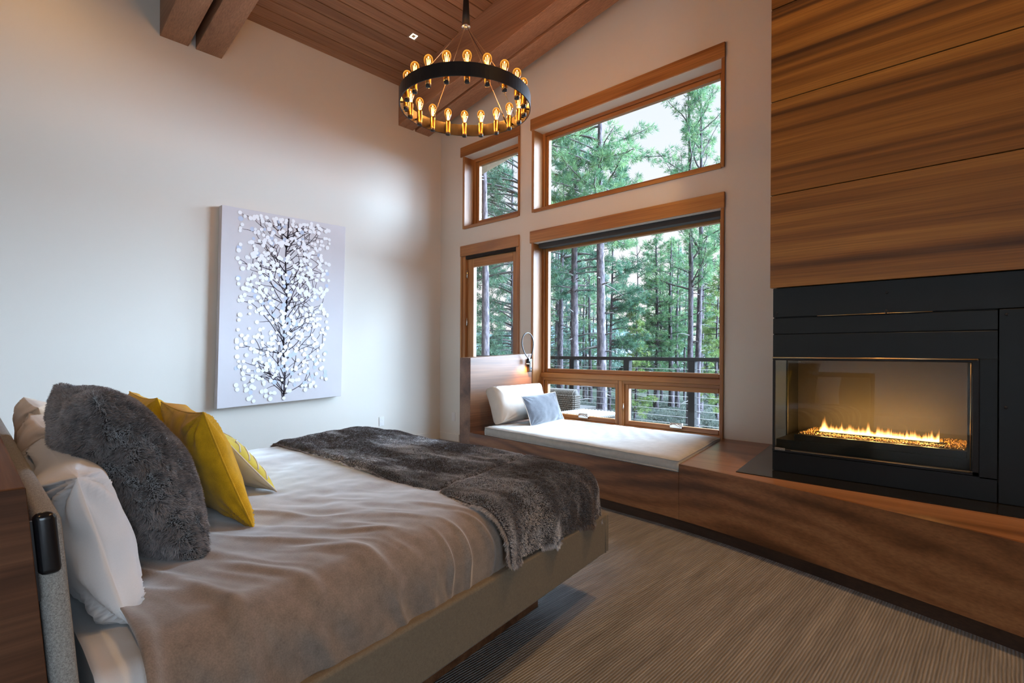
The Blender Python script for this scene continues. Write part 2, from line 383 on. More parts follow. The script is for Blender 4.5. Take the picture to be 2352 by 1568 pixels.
# ------------------------------------------------------------------ windows and glass door
def window(name, x0, x1, z0, z1, hx0, hx1, hz0, hz1, glass, sillcase=True, trim=.028):
    w = empty(name, ((x0+x1)/2, YW, z0)); st(w)
    yf = 4.755                                   # plane of the window unit
    box('head_casing', hx0, hx1, YW-.022, YW, hz0, hz1, m_fir, w)
    zt = hz0
    box('side_casing', x0-trim, x0, YW-.016, YW, z0-(trim if sillcase else 0), zt, m_firz, w)
    box('side_casing', x1, x1+trim, YW-.016, YW, z0-(trim if sillcase else 0), zt, m_firz, w)
    if sillcase: box('sill_casing', x0, x1, YW-.016, YW, z0-.034, z0, m_fir, w)
    # jamb linings
    box('jamb_lining', x0-.006, x0+.004, YW-.008, yf, z0, z1, m_firz, w, bevel=0); box('jamb_lining', x1-.004, x1+.006, YW-.008, yf, z0, z1, m_firz, w, bevel=0)
    box('head_lining', x0, x1, YW-.008, yf, z1-.004, z1+.004, m_wall, w, bevel=0); box('sill_lining', x0, x1, YW-.012, yf, z0-.004, z0+.006, m_fir, w, bevel=0)
    return w, yf
def unit(w, x0, x1, z0, z1, yf, fr=.045, sash=.045, bottom=None, handle=False):
    """frame, stepped sash and pane"""
    bt = fr if bottom is None else bottom
    for a, b_, c, d, ax in ((x0, x0+fr, z0, z1, 1), (x1-fr, x1, z0, z1, 1)): box('frame', a, b_, yf, yf+.09, c, d, m_firz, w, bevel=.004)
    box('frame', x0+fr, x1-fr, yf, yf+.09, z1-fr, z1, m_fir, w, bevel=.004)
    if bt > 0: box('frame', x0+fr, x1-fr, yf, yf+.09, z0, z0+bt, m_fir, w, bevel=.004)
    X0, X1, Z0, Z1 = x0+fr, x1-fr, z0+bt, z1-fr
    s = sash
    o = empty('sash', ((X0+X1)/2, yf+.02, Z0)); o.parent = w; o.matrix_parent_inverse = world(w).inverted()
    box('stile', X0, X0+s, yf+.018, yf+.07, Z0, Z1, m_firz, o, bevel=.005); box('stile', X1-s, X1, yf+.018, yf+.07, Z0, Z1, m_firz, o, bevel=.005)
    box('rail', X0+s, X1-s, yf+.018, yf+.07, Z1-s, Z1, m_fir, o, bevel=.005); box('rail', X0+s, X1-s, yf+.018, yf+.07, Z0, Z0+s, m_fir, o, bevel=.005)
    box('pane', X0+s, X1-s, yf+.042, yf+.050, Z0+s, Z1-s, m_glass, o, bevel=0)
    return o
w1, yf = window('window_1', -4.03, -1.845, 2.86, 3.79, -4.079, -1.814, 3.79, 3.922, None)
unit(w1, -4.03, -1.845, 2.86, 3.79, yf, .036, .045)
w2, yf = window('window_2', -5.25, -4.28, 2.86, 3.79, -5.322, -4.252, 3.79, 3.918, None)
unit(w2, -5.25, -4.28, 2.86, 3.79, yf, .045, .055)
w3, yf = window('window_3', -4.03, -1.845, .41, 2.476, -4.079, -1.812, 2.476, 2.614, None, sillcase=False)
# fixed light above, two awning sashes below, transom between
box('shade_cassette', -4.0, -1.87, yf-.10, yf-.004, 2.42, 2.472, nmat('dark_shade', (.035, .032, .03), .8), w3)
unit(w3, -4.03, -1.845, .95, 2.476, yf, .036, .045, bottom=.02)
box('transom', -4.026, -1.849, yf-.02, yf+.09, .915, .965, m_fir, w3, bevel=.005)
for X0, X1 in ((-4.03, -2.945), (-2.945, -1.845)):
    sash = unit(w3, X0, X1, .41, .915, yf, .036, .045, bottom=.045)
    xm = -3.42 if X0 < -3 else -2.33
    h = box('crank_handle', xm-.065, xm+.065, yf-.012, yf+.02, .475, .53, m_chrome, sash, bevel=.008, seg=2)
    tube('crank_lever', bez([(xm-.05, yf-.018, .512), (xm-.02, yf-.032, .535), (xm+.02, yf-.032, .515), (xm+.05, yf-.02, .50)], 10), .006, m_chrome, h)
box('mullion', -2.965, -2.925, yf-.012, yf+.09, .41, .915, m_firz, w3, bevel=.005)
tube('sash_lock', [(-2.905, yf-.016, .60), (-2.905, yf-.02, .68)], .006, m_chrome, w3)
# glass door
d1 = empty('door_1', (-4.79, YW, 0)); st(d1)
box('head_casing', -5.316, -4.253, YW-.022, YW, 2.470, 2.607, m_fir, d1)
box('side_casing', -5.315, -5.285, YW-.016, YW, 0, 2.47, m_firz, d1); box('side_casing', -4.28, -4.252, YW-.016, YW, 0, 2.47, m_firz, d1)
box('jamb', -5.285, -5.225, YW-.004, YW+.12, 0, 2.47, m_firz, d1); box('jamb', -4.315, -4.28, YW-.004, YW+.12, 0, 2.47, m_firz, d1)
box('head_jamb', -5.225, -4.315, YW-.004, YW+.12, 2.43, 2.47, m_dark, d1)
leaf = empty('door_leaf', (-4.77, YW+.05, 0)); leaf.parent = d1; leaf.matrix_parent_inverse = world(d1).inverted()
box('stile', -5.223, -5.105, YW+.03, YW+.08, .01, 2.43, m_firz, leaf, bevel=.005); box('stile', -4.395, -4.318, YW+.03, YW+.08, .01, 2.43, m_firz, leaf, bevel=.005)
box('rail', -5.105, -4.395, YW+.03, YW+.08, 2.318, 2.43, m_fir, leaf, bevel=.005); box('rail', -5.105, -4.395, YW+.03, YW+.08, .01, .25, m_fir, leaf, bevel=.005)
box('pane', -5.105, -4.395, YW+.05, YW+.06, .25, 2.318, m_glass, leaf, bevel=0)
for z in (.3, 1.55, 2.18): lathe('hinge', [(.008, 0), (.011, .003), (.011, .10), (.008, .103)], m_chrome, d1, (-5.215, YW+.018, z), 10)

# ------------------------------------------------------------------ window bench along the wall, curved front
BT = .457
cp = [(-4.4, 3.545), (-4.08, 3.53), (-3.69, 3.50), (-2.62, 3.425), (-2.2, 3.395), (-1.61, 3.338), (-1.18, 3.251), (-.69, 3.121), (-.24, 2.992), (.05, 2.898), (.6, 2.70), (1.2, 2.46), (2.0, 2.11), (3.19, 1.55)]
cpx, cpy = np.array(cp).T
def bf(x, n=5):      # smoothed front line
    return float(np.mean([np.interp(x+d, cpx, cpy) for d in np.linspace(-.22, .22, 9)]))
bench = empty('window_bench', (-1.2, 3.9, 0))
tag(bench, 'built-in walnut bench with gently curved front below the windows and fireplace', 'bench')
def strip(name, X, y0f, y1f, z0, z1, mat):
    n = len(X); V = []
    for x in X: V += [(x, y0f(x), z0), (x, y1f(x), z0), (x, y1f(x), z1), (x, y0f(x), z1)]
    Fc = [(0, 3, 2, 1), (4*n-4, 4*n-3, 4*n-2, 4*n-1)]
    for i in range(n-1):
        for k in range(4): a, b = 4*i+k, 4*i+(k+1) % 4; Fc.append((a, b, b+4, a+4))
    return pyd(name, V, Fc, mat, bench)
XA = np.linspace(-3.918, -1.612, 22); XB = np.linspace(-1.610, 3.19, 44)
recx = lambda y: -1.612 - (y-3.338)*.16
strip('front_panel', XA, bf, lambda x: bf(x)+.022, .085, .398, m_bench)
strip('front_panel', XB, bf, lambda x: bf(x)+.022, .085, BT, m_bench)
strip('toe_kick', np.linspace(-3.916, 3.18, 60), lambda x: bf(x)+.055, lambda x: bf(x)+.075, 0, .086, m_kick)
# deck under the cushion and raised top of the hearth side
V = [(x, bf(x)+.0225, .36) for x in XA]+[(recx(YW), YW-.001, .36), (-4.085, YW-.001, .36)]
def prism(name, poly, z0, z1, mat, parent):
    n = len(poly); V = [(p[0], p[1], z0) for p in poly]+[(p[0], p[1], z1) for p in poly]
    Fc = [tuple(range(n-1, -1, -1)), tuple(range(n, 2*n))]+[(i, (i+1) % n, n+(i+1) % n, n+i) for i in range(n)]
    return pyd(name, V, Fc, mat, parent)
prism('seat_deck', [(x, bf(x)+.0225) for x in XA]+[(recx(4.59), 4.59), (-3.918, 4.59)], .36, .398, m_bench, bench)
prism('hearth_top', [(x, bf(x)+.0225) for x in XB]+[(3.19, YW-.002), (recx(YW)+.002, YW-.002)], .398, BT, m_benchtop, bench)

# ------------------------------------------------------------------ bench end panel, cushion, pillows, lamp
hb = hexa('bench_end_panel', [(-4.082, 3.527, 0), (-3.92, 3.527, 0), (-3.92, 4.455, 0), (-4.082, 4.455, 0), (-4.082, 3.527, 1.146), (-3.92, 3.527, 1.146), (-3.92, 4.455, 1.188), (-4.082, 4.455, 1.188)], m_slab, bevel=.003)
tag(hb, 'thick upright walnut panel closing the end of the window bench beside glass door', 'panel')

# ------------------------------------------------------------------ cushions (shared builder)
def pillow(name, c, U, V, hu, hv, th, mat, label, cat='pillow', pinch=.07, corner=.55, wr=.006, seed=0, n=44, sag=0.0, edge=.0, parent=None, mat2=None, flat=2.4, boxy=0.0, dents=()):
    """pillow: two puffed sheets that meet in a seam; U,V unit axes, N = U x V front"""
    U = np.array(U, float); U /= np.linalg.norm(U); V = np.array(V, float); V = V-U*(V@U); V /= np.linalg.norm(V); N = np.cross(U, V)
    q = np.sin(np.linspace(-1, 1, n)*math.pi/2); a, b = np.meshgrid(q, q, indexing='ij')
    prof = (np.clip(1-np.abs(a)**flat, 0, 1)*np.clip(1-np.abs(b)**flat, 0, 1))**corner
    x = a*hu*(1-pinch*(1-np.abs(a))*0-pinch*(1-b**2)*np.abs(a)**3*0) ; y = b*hv
    x = hu*a*(1-pinch*(1-b**2)*np.abs(a)); y = hv*b*(1-pinch*(1-a**2)*np.abs(b))
    sh = []
    for sgn in (1, -1):
        P = np.stack([x/.16+seed, y/.16-seed*.7, np.full_like(x, sgn*3.1+seed)], -1)
        w = fbm(P, 3)*wr + wr*1.6*fbm(np.stack([x/.05*.5+seed, y/.28, np.full_like(x, seed+sgn)], -1), 2)*np.clip(1.1-prof, 0, 1)
        rad = np.clip((np.abs(a)+np.abs(b)-1.1)/.9, 0, 1)
        crease = wr*1.5*rad*np.sin(14*np.arctan2(np.abs(b)-1, np.abs(a)-1)+seed)
        z = sgn*(th/2*(prof*(1-boxy)+boxy*np.clip(prof*2.2, 0, 1)) + edge) + (w+crease)*np.clip(prof*3, 0, 1)
        for (da, db, dr, dd, ds) in dents:
            if ds == sgn: z = z-sgn*dd*np.exp(-((a-da)**2+(b-db)**2)/dr**2)
        z = z + sag*(b**2)*0
        sh.append(np.stack([x, y, z], -1).reshape(-1, 3))
    L = np.concatenate(sh); Wd = np.array(c)+L[:, :1]*U+L[:, 1:2]*V+L[:, 2:]*N
    idx = np.arange(n*n).reshape(n, n)
    f1 = np.stack([idx[:-1, :-1], idx[1:, :-1], idx[1:, 1:], idx[:-1, 1:]], -1).reshape(-1, 4)
    Fc = np.concatenate([f1, f1[:, ::-1]+n*n])
    rim = np.concatenate([idx[:, 0], idx[-1, 1:], idx[-2::-1, -1], idx[0, -2:0:-1]])
    r2 = np.roll(rim, -1); side = np.stack([rim, rim+n*n, r2+n*n, r2], -1)
    Fc = np.concatenate([Fc, side])
    o = tris(name, Wd, Fc, mat, parent, smooth=True)
    if mat2 is not None:
        o.data.materials.append(mat2)
        mi = np.zeros(len(Fc), np.int32); mi[len(f1):] = 1; o.data.polygons.foreach_set('material_index', mi)
    if label: tag(o, label, cat)
    o['_U'] = 0; del o['_U']
    return o, (np.array(c, float), U, V, N, hu, hv, th, rim, Wd)
def piping(par, info, r=.004, mat=None):
    rim, Wd = info[7], info[8]; n2 = len(Wd)//2
    pts = [(Wd[i]+Wd[i+n2])/2 for i in rim]+[(Wd[rim[0]]+Wd[rim[0]+n2])/2]
    tube('piping', pts, r, mat, par, n=6)

# seat cushion: long box cushion following the bench
def seat_cushion():
    z0, z1, r = .400, .490, .022
    nx, ny = 90, 34
    V = []; 
    xs_ = np.linspace(0, 1, nx); ys_ = np.linspace(0, 1, ny)
    def P(a, b):
        yb = 4.50-.02*0
        x0 = -3.68; xf = -1.622
        yf_ = bf(x0+(xf-x0)*a)+.004
        y = yf_+(yb-yf_)*b
        x1 = recx(y)-.008
        return x0+(x1-x0)*a, y
    top = np.zeros((nx, ny, 3)); bot = np.zeros((nx, ny, 3))
    for i, a in enumerate(xs_):
        for j, b in enumerate(ys_):
            x, y = P(a, b); top[i, j] = (x, y, z1); bot[i, j] = (x, y, z0)
    A, Bq = np.meshgrid(xs_, ys_, indexing='ij')
    ed = np.minimum(np.minimum(A*2.1, (1-A)*2.1), np.minimum(Bq, 1-Bq)*1.1)
    top[..., 2] -= r*np.exp(-(ed/.02)**1.0)*.75
    # diagonal pull wrinkles in the middle, bowed outward
    u = (top[..., 0]+2.45)*.8+(top[..., 1]-3.95)*.62
    wr = np.exp(-((top[..., 0]+2.55)/.42)**2)*np.clip((Bq-.15)*3, 0, 1)*np.clip((1-Bq)*6, 0, 1)
    top[..., 2] += .0045*wr*np.sin(u*48+2*fbm(np.stack([top[..., 0]*3, top[..., 1]*3, top[..., 2]*0], -1), 2)) + .004*fbm(np.stack([top[..., 0]*4, top[..., 1]*4, top[..., 2]*0+3], -1), 3)
    i = np.arange(nx*ny).reshape(nx, ny)
    f = np.stack([i[:-1, :-1], i[1:, :-1], i[1:, 1:], i[:-1, 1:]], -1).reshape(-1, 4)
    rim = np.concatenate([i[:, 0], i[-1, 1:], i[-2::-1, -1], i[0, -2:0:-1]]); r2 = np.roll(rim, -1)
    m = nx*ny
    mid = (top.reshape(-1, 3)[rim]+bot.reshape(-1, 3)[rim])*.5; cen = np.array([-2.65, 3.95, 0])
    dirv = mid-cen; dirv[:, 2] = 0; dirv /= np.linalg.norm(dirv, axis=1)[:, None]; mid = mid+dirv*.006
    Vv = np.concatenate([top.reshape(-1, 3), bot.reshape(-1, 3), mid]); k = np.arange(len(rim)); k2 = np.roll(k, -1)
    F2 = np.concatenate([f, f[:, ::-1]+m, np.stack([r2, rim, 2*m+k, 2*m+k2], -1), np.stack([2*m+k2, 2*m+k, rim+m, r2+m], -1)])
    o = tris('seat_cushion', Vv, F2, m_seat, smooth=False)
    tag(o, 'long grey linen cushion lying on the window bench', 'cushion')
    rimp = top.reshape(-1, 3)[rim]; tube('piping', list(rimp)+[rimp[0]], .004, m_seat, o, n=6)
    rimb = bot.reshape(-1, 3)[rim]+[0, 0, .008]; tube('piping', list(rimb)+[rimb[0]], .004, m_seat, o, n=6)
seat_cushion()
o, inf = pillow('back_cushion', (-3.735, 4.05, .675), (-.10, .98, 0), (-.34, 0, .94), .41, .185, .16, m_cream, 'large cream box cushion leaning on the walnut panel of the window bench', 'cushion', pinch=.03, corner=.35, wr=.006, seed=3, flat=5, edge=.03)
o, inf = pillow('lumbar_pillow', (-3.50, 4.17, .625), (-.20, .98, 0), (-.36, 0, .93), .36, .155, .12, m_grey, 'small grey velvet lumbar pillow in front of the cream bench cushion', 'pillow', pinch=.05, corner=.6, wr=.007, seed=9)
piping(o, inf, .004, m_cream)

# reading lamp on the panel
la = empty('reading_lamp', (-3.90, 4.40, 1.0)); tag(la, 'black gooseneck reading lamp clipped to the top corner of the walnut bench panel', 'lamp')
box('bracket', -3.919, -3.885, 4.375, 4.425, .985, 1.13, m_black, la, bevel=.006, seg=2)
box('switch', -3.885, -3.879, 4.392, 4.408, 1.04, 1.10, m_chrome, la, bevel=.001)
lathe('screw', [(.006, 0), (.006, .004)], m_chrome, la, (-3.884, 4.40, 1.005), 10, axis=(1, 0, 0))
tube('gooseneck', bez([(-3.90, 4.415, 1.13), (-3.90, 4.50, 1.33), (-3.89, 4.50, 1.52), (-3.885, 4.16, 1.50), (-3.875, 4.16, 1.25), (-3.865, 4.36, 1.12)], 30), .006, m_black, la)
lathe('lamp_head', [(.012, 0), (.02, .01), (.022, .05), (.018, .055)], m_black, la, (-3.866, 4.335, 1.135), 16, axis=(-.10, .05, -1))
lathe('lamp_lens', [(.015, 0), (.015, .003)], m_lampglow, la, (-3.872, 4.338, 1.079), 16, axis=(-.1, .05, -1))
add_light('reading_lamp_beam', 'SPOT', (-3.842, 4.335, 1.07), 11.0, (1.0, .50, .18), .012, direction=(-.42, -.22, -1), spot=math.radians(120), blend=.8, parent=la)

# outlets
def outlet(name, c, axis, label):
    o = empty(name, c); tag(o, label, 'outlet')
    if axis == 'y':
        box('cover_plate', c[0]-.036, c[0]+.036, c[1]-.006, c[1], c[2]-.058, c[2]+.058, m_white, o, bevel=.002)
        for dz in (-.026, .026): box('socket', c[0]-.017, c[0]+.017, c[1]-.008, c[1]-.006, c[2]+dz-.017, c[2]+dz+.017, m_white, o, bevel=.0008)
    else:
        box('cover_plate', c[0], c[0]+.006, c[1]-.036, c[1]+.036, c[2]-.058, c[2]+.058, m_white, o, bevel=.002)
        for dz in (-.026, .026): box('socket', c[0]+.006, c[0]+.008, c[1]-.017, c[1]+.017, c[2]+dz-.017, c[2]+dz+.017, m_white, o, bevel=.0008)
outlet('wall_outlet', (-5.455, YW, .33), 'y', 'white electrical outlet plate on the window wall beside the walnut bench panel')
outlet('wall_outlet', (XL, 3.674, .325), 'x', 'white electrical outlet plate low on the same wall as the canvas')

# ------------------------------------------------------------------ fireplace
YF = 3.56
wf = empty('wall_fireplace', (1.0, 4.0, .457)); st(wf)
boxes('core', [(-1.085, XR, YF+.02, YW-.001, 1.62, zc(-1.085)), (.08, XR, YF+.02, YW-.001, BT+.002, 1.62), (-1.085, .08, 4.13, YW-.001, BT+.002, 1.62), (-1.0, XR, YF+.02, YW-.001, zc(-1.085), 5.9)], m_dark, wf)
box('side_cladding', -1.097, -1.086, YF+.005, YW-.001, 1.62, 4.6, m_panel, wf)
zr = [1.617, 2.203, 2.794, 3.382, 3.972, 4.56, 5.15, 5.75]
XS = -.035*1.03
for i in range(len(zr)-1):
    zt = min(zr[i+1], 9)
    for x0, x1 in ((-1.108, 2.2), (2.205, XR-.002)):
        if zr[i] > zc(x0)-.1: continue
        ztop0, ztop1 = min(zt-.006, zc(x0)-.012), min(zt-.006, zc(x1)-.012)
        hexa('wall_panel', [(x0, YF-.015, zr[i]), (x1, YF-.015, zr[i]), (x1, YF+.018, zr[i]), (x0, YF+.018, zr[i]), (x0, YF-.015, ztop0), (x1, YF-.015, ztop1), (x1, YF+.018, ztop1), (x0, YF+.018, ztop0)], m_panel, wf, bevel=.0015)
fp = empty('fireplace', (-.6, YF, .462)); tag(fp, 'black steel gas fireplace with glass corner set above the walnut bench', 'fireplace')
XF0, XF1 = -1.094, -.045
# upper plate, right plate, inner panels
box('surround_plate', XF0, XR-.01, YF, YF+.012, 1.432, 1.612, m_steel, fp, bevel=.001)
box('surround_plate', XF1+.005, 1.6, YF, YF+.012, .464, 1.427, m_steel, fp, bevel=.001)
box('louver_panel', XF0, XF1, YF+.001, YF+.014, 1.327, 1.423, m_steel, fp, bevel=.001)
box('header_panel', XF0, XF1, YF+.001, YF+.014, 1.180, 1.321, m_steel, fp, bevel=.001)
box('side_panel', -.112, XF1, YF+.001, YF+.014, .575, 1.180, m_steel, fp, bevel=.001)
box('base_panel', XF0, XF1, YF+.001, YF+.014, .464, .583, m_steel, fp, bevel=.001)
box('slot_backing', XF0+.01, XF1, YF+.016, YF+.03, 1.18, 1.45, m_gap, fp, bevel=0)
tube('slot_trim', [(XF0+.25, YF-.001, 1.430), (-.30, YF-.001, 1.430)], .0018, m_brass, fp)
for (sx, sz) in ((-.013, 1.40), (-.015, .94), (-.503, 1.442), (-1.072, 1.455), (-.5, 1.545), (.62, 1.40), (.62, .94)):
    lathe('screw', [(.0075, 0), (.0065, .004), (.003, .005)], m_steelm, fp, (sx, YF, sz), 12, axis=(0, -1, 0))
tube('damper_pin', [(-.503, YF-.003, 1.425), (-.503, YF-.003, 1.450)], .003, m_steelm, fp)
# door bezel
bz = .022
box('bezel', XF0, -.112, YF-.006, YF+.012, 1.160, 1.176, m_steelm, fp); box('bezel', -.140, -.112, YF-.006, YF+.02, .585, 1.165, m_steelm, fp); box('bezel', XF0, -.112, YF-.006, YF+.012, .585, .606, m_steelm, fp)
box('bezel', XF0, XF0+.014, YF-.004, YF+.012, .606, 1.160, m_steelm, fp)
tube('brass_trim', [(XF0, YF-.006, 1.1765), (-.118, YF-.006, 1.1765)], .0045, m_brass, fp)
tube('lower_trim', [(-.985, YF-.007, .600), (-.146, YF-.007, .600)], .0035, nmat('bronze_trim', (.22, .17, .11), .4, 1.0), fp)
tube('edge_trim', [(-.146, YF-.004, .61), (-.146, YF-.004, 1.158)], .0015, m_brass, fp)
# glass and firebox
box('front_glass', XF0+.014, -.14, YF+.004, YF+.010, .606, 1.160, m_fglass, fp, bevel=0)
box('side_glass', XF0+.001, XF0+.006, YF+.014, 3.83, .606, 1.160, glassy('firebox_side_glass', (.93, .95, .94), 1.5, .25), fp, bevel=0)
m_fire = nmat('firebox_back', (.050, .041, .030), .6)
m_soot = nmat('firebox_black', (.010, .010, .010), .5)
box('glass_corner_post', XF0, XF0+.014, 3.83, 4.06, .55, 1.19, m_soot, fp); box('side_sill', XF0, XF0+.014, YF+.014, 3.83, .56, .606, m_soot, fp); box('side_head', XF0, XF0+.014, YF+.014, 3.83, 1.160, 1.19, m_soot, fp)
box('side_plate', XF0, XF0+.010, YF+.014, 4.60, 1.19, 1.615, m_steel, fp); box('side_plate', XF0, XF0+.010, YF+.014, 4.60, .464, .56, m_steel, fp); box('side_plate', XF0, XF0+.010, 4.06, 4.60, .56, 1.19, m_steel, fp)
box('firebox_back', XF0+.014, -.02, 4.06, 4.075, .56, 1.19, m_fire, fp, bevel=0)
box('firebox_side', -.16, -.145, YF+.03, 4.06, .56, 1.19, m_fire, fp, bevel=0)
box('firebox_roof', XF0+.014, -.02, YF+.03, 4.06, 1.175, 1.19, m_soot, fp, bevel=0)
box('firebox_floor', XF0+.014, -.02, YF+.03, 4.06, .56, .66, m_soot, fp, bevel=0)
box('glass_border', XF0+.014, XF0+.125, YF+.012, YF+.016, .606, 1.16, m_soot, fp, bevel=0) if False else None
box('front_lip', -.98, -.16, 3.60, 3.63, .60, .700, m_soot, fp, bevel=.003)
box('burner_tray', -.98, -.16, 3.63, 4.05, .66, .694, m_soot, fp, bevel=.003)
box('burner_slot', -.90, -.27, 3.775, 3.825, .694, .708, m_steelm, fp, bevel=.002)
# crushed glass media: small faceted chips
def chips(n, f, size):
    V, T = [], []
    base = np.array([(1, 0, 0), (-1, 0, 0), (0, 1, 0), (0, -1, 0), (0, 0, 1), (0, 0, -1)], float)
    tt = np.array([(0, 2, 4), (2, 1, 4), (1, 3, 4), (3, 0, 4), (2, 0, 5), (1, 2, 5), (3, 1, 5), (0, 3, 5)])
    for k in range(n):
        s = size*(.6+.8*random.random()); q = Matrix.Rotation(random.random()*6, 3, Vector((random.random()-.5, random.random()-.5, random.random()-.4)).normalized())
        b = len(V)*1; V.append(base*s*np.array([1, .8, .7])@np.array(q).T+f()); T.append(tt+6*k)
    return np.concatenate(V), np.concatenate(T)
def fpos():
    r = random.random()
    y = 3.635+.12*random.random() if r < .55 else 3.84+.2*random.random()
    if random.random() < .15: y = 3.64+.4*random.random(); return np.array([random.choice((-.97+.06*random.random(), -.25+.08*random.random())), y, .700])
    return np.array([-.97+.8*random.random(), y, .698+.006*random.random()])
V_, T_ = chips(2600, fpos, .0055)
m_chip = nmat('amber_fire_glass', (.55, .33, .14), .25, .3)
tris('fire_glass', V_, T_, m_chip, fp, kind='stuff')
# flame: real emitting gas volume in a thin slab above the burner
mf = bpy.data.materials.new('gas_flame'); mf.use_nodes = True; t = mf.node_tree; t.nodes.clear(); g = G.__new__(G); g.m = mf; g.t = t
out = g.n('OutputMaterial'); em = g.n('Emission'); g.l(em.outputs[0], out.inputs['Volume'])
co = g.n('TexCoord'); sx = g.n('SeparateXYZ'); g.l(co.outputs['Object'], sx.inputs[0])
cb = g.n('CombineXYZ'); g.l(sx.outputs[0], cb.inputs[0]); 
nA = g.n('TexNoise'); nA.noise_dimensions = '1D'; nA.inputs['Scale'].default_value = 26; nA.inputs['Detail'].default_value = 3; nA.inputs['Roughness'].default_value = .7; g.l(sx.outputs[0], nA.inputs['W'])
hgt = g.math('ADD', g.math('MULTIPLY', g.math('POWER', nA.outputs[0], 2.2), .15), .012)
def spike(c, w, a):
    d = g.math('DIVIDE', g.math('SUBTRACT', sx.outputs[0], c), w); return g.math('MULTIPLY', g.math('EXPONENT', g.math('MULTIPLY', g.math('MULTIPLY', d, d), -1.0)), a)
hgt = g.math('ADD', hgt, spike(-.275, .012, .055)); hgt = g.math('ADD', hgt, spike(-.04, .008, .045))
rel = g.math('DIVIDE', sx.outputs[2], hgt)                # 0 at burner, 1 at tip
fade = g.math('POWER', g.math('MAXIMUM', g.math('SUBTRACT', 1.0, rel), 0.0), 1.3)
wy = g.math('ADD', .006, g.math('MULTIPLY', fade, .012)); yy = g.math('DIVIDE', sx.outputs[1], wy)
fy = g.math('EXPONENT', g.math('MULTIPLY', g.math('MULTIPLY', yy, yy), -1.0))
mr = g.n('ValToRGB'); mr.color_ramp.elements[0].position = 0; mr.color_ramp.elements[0].color = (1, .28, .03, 1); mr.color_ramp.elements[1].position = .75; mr.color_ramp.elements[1].color = (1, .72, .26, 1)
g.l(fade, mr.inputs[0]); g.l(mr.outputs[0], em.inputs[0]); g.l(g.math('MULTIPLY', g.math('MULTIPLY', fade, fy), 260.0), em.inputs[1])
fl = box('gas_flame', -.30, .295, -.04, .04, .0, .125, mf, None, bevel=0); fl.parent = fp; fl.matrix_parent_inverse = world(fp).inverted(); fl.location = (-.583, 3.80, .706)
for x in (-.84, -.71, -.585, -.46, -.33): add_light('flame_glow', 'POINT', (x, 3.80, .765), 2.6, (1.0, .50, .14), .03, parent=fp)
# maker's badge
bd = box('badge', -1.078, -1.018, YF-.0085, YF-.006, .596, .611, nmat('badge_nickel', (.55, .52, .47), .4, 1.0), fp, bevel=.0008)
ft = bpy.data.curves.new('badge_text', 'FONT'); ft.body = 'MONTIGO'; ft.size = .0125; ft.extrude = .0003; ft.align_x = 'CENTER'; ft.align_y = 'CENTER'
fo = bpy.data.objects.new('badge_text', ft); COL.objects.link(fo); dg = bpy.context.evaluated_depsgraph_get(); me = bpy.data.meshes.new_from_object(fo.evaluated_get(dg)); bpy.data.objects.remove(fo)
me.transform(Matrix.Translation((-1.048, YF-.0087, .6033)) @ Matrix.Rotation(math.pi/2, 4, 'X')); link('badge_lettering', me, m_steelm, bd)
# hearth pad
pd = prism('hearth_pad', [(-1.246, 3.358), (1.6, 3.29), (1.6, 3.60), (-1.096, 3.60), (-1.096, 4.55), (-1.412, 4.56)], BT, .462, m_pad, None)
tag(pd, 'thin black steel hearth plate lying on the bench around the fireplace corner', 'hearth plate')

# ------------------------------------------------------------------ chandelier
CD = 4.2; cc = atD(1066.5, YH, CD); cxx, cyy = cc[0], cc[1]
zr0 = 1.2+CD*(808.5-243)/F*.985
RR = .520; BH = .10
ch = empty('chandelier', (cxx, cyy, zr0)); tag(ch, 'round black iron ring chandelier with amber filament bulbs hanging over the bed', 'chandelier')
n = 96; V = []; Fc = []
for k in range(n):
    a = 2*math.pi*k/n
    for r, z in ((RR, 0), (RR, BH), (RR-.008, BH), (RR-.008, 0.0)): V.append((cxx+r*math.cos(a), cyy+r*math.sin(a), zr0+z))
for k in range(n):
    for j in range(4): Fc.append((4*k+j, 4*((k+1) % n)+j, 4*((k+1) % n)+(j+1) % 4, 4*k+(j+1) % 4))
pyd('ring', V, Fc, m_iron, ch)
hub = zr0+.66; cz = zc(cxx)
zhub = 1.2+CD*(808.5-57)/F
lathe('hub_disc', [(.034, 0), (.036, .004), (.036, .016), (.030, .02)], m_chrome, ch, (cxx, cyy, zhub-.02), 24)
lathe('stem', [(.031, 0), (.026, .12), (.016, .35), (.012, cz-zhub-.03), (.012, cz-zhub-.02)], m_steelm, ch, (cxx, cyy, zhub), 20)
lathe('canopy', [(.065, 0), (.065, .018), (.05, .03)], m_steelm, ch, (cxx, cyy, cz-.03), 24)
view = math.atan2(FW[1], FW[0])
for k, da in enumerate((42, 138, 222, 318)):
    a = view+math.radians(da)
    top = np.array([cxx+.016*math.cos(a), cyy+.016*math.sin(a), zhub-.018]); bt_ = np.array([cxx+(RR-.035)*math.cos(a), cyy+(RR-.035)*math.sin(a), zr0+.045])
    tube('cable', [top, bt_], .0028, m_cable, ch, n=6)
    q = top+(bt_-top)*.93
    tb = tube('turnbuckle', [top+(bt_-top)*.88, q, bt_, np.array([cxx+(RR-.008)*math.cos(a), cyy+(RR-.008)*math.sin(a), zr0+.045])], [.004, .007, .005, .005], m_iron, ch)
tube('power_wire', bez([(cxx, cyy, zhub), (cxx+.12*RT[0], cyy+.12*RT[1], zhub-.25), (cxx+.36*RT[0]+.2*FW[0], cyy+.36*RT[1]+.2*FW[1], zr0+.2), (cxx+.40*RT[0]+.28*FW[0], cyy+.40*RT[1]+.28*FW[1], zr0+.05)], 16), .0022, m_iron, ch)
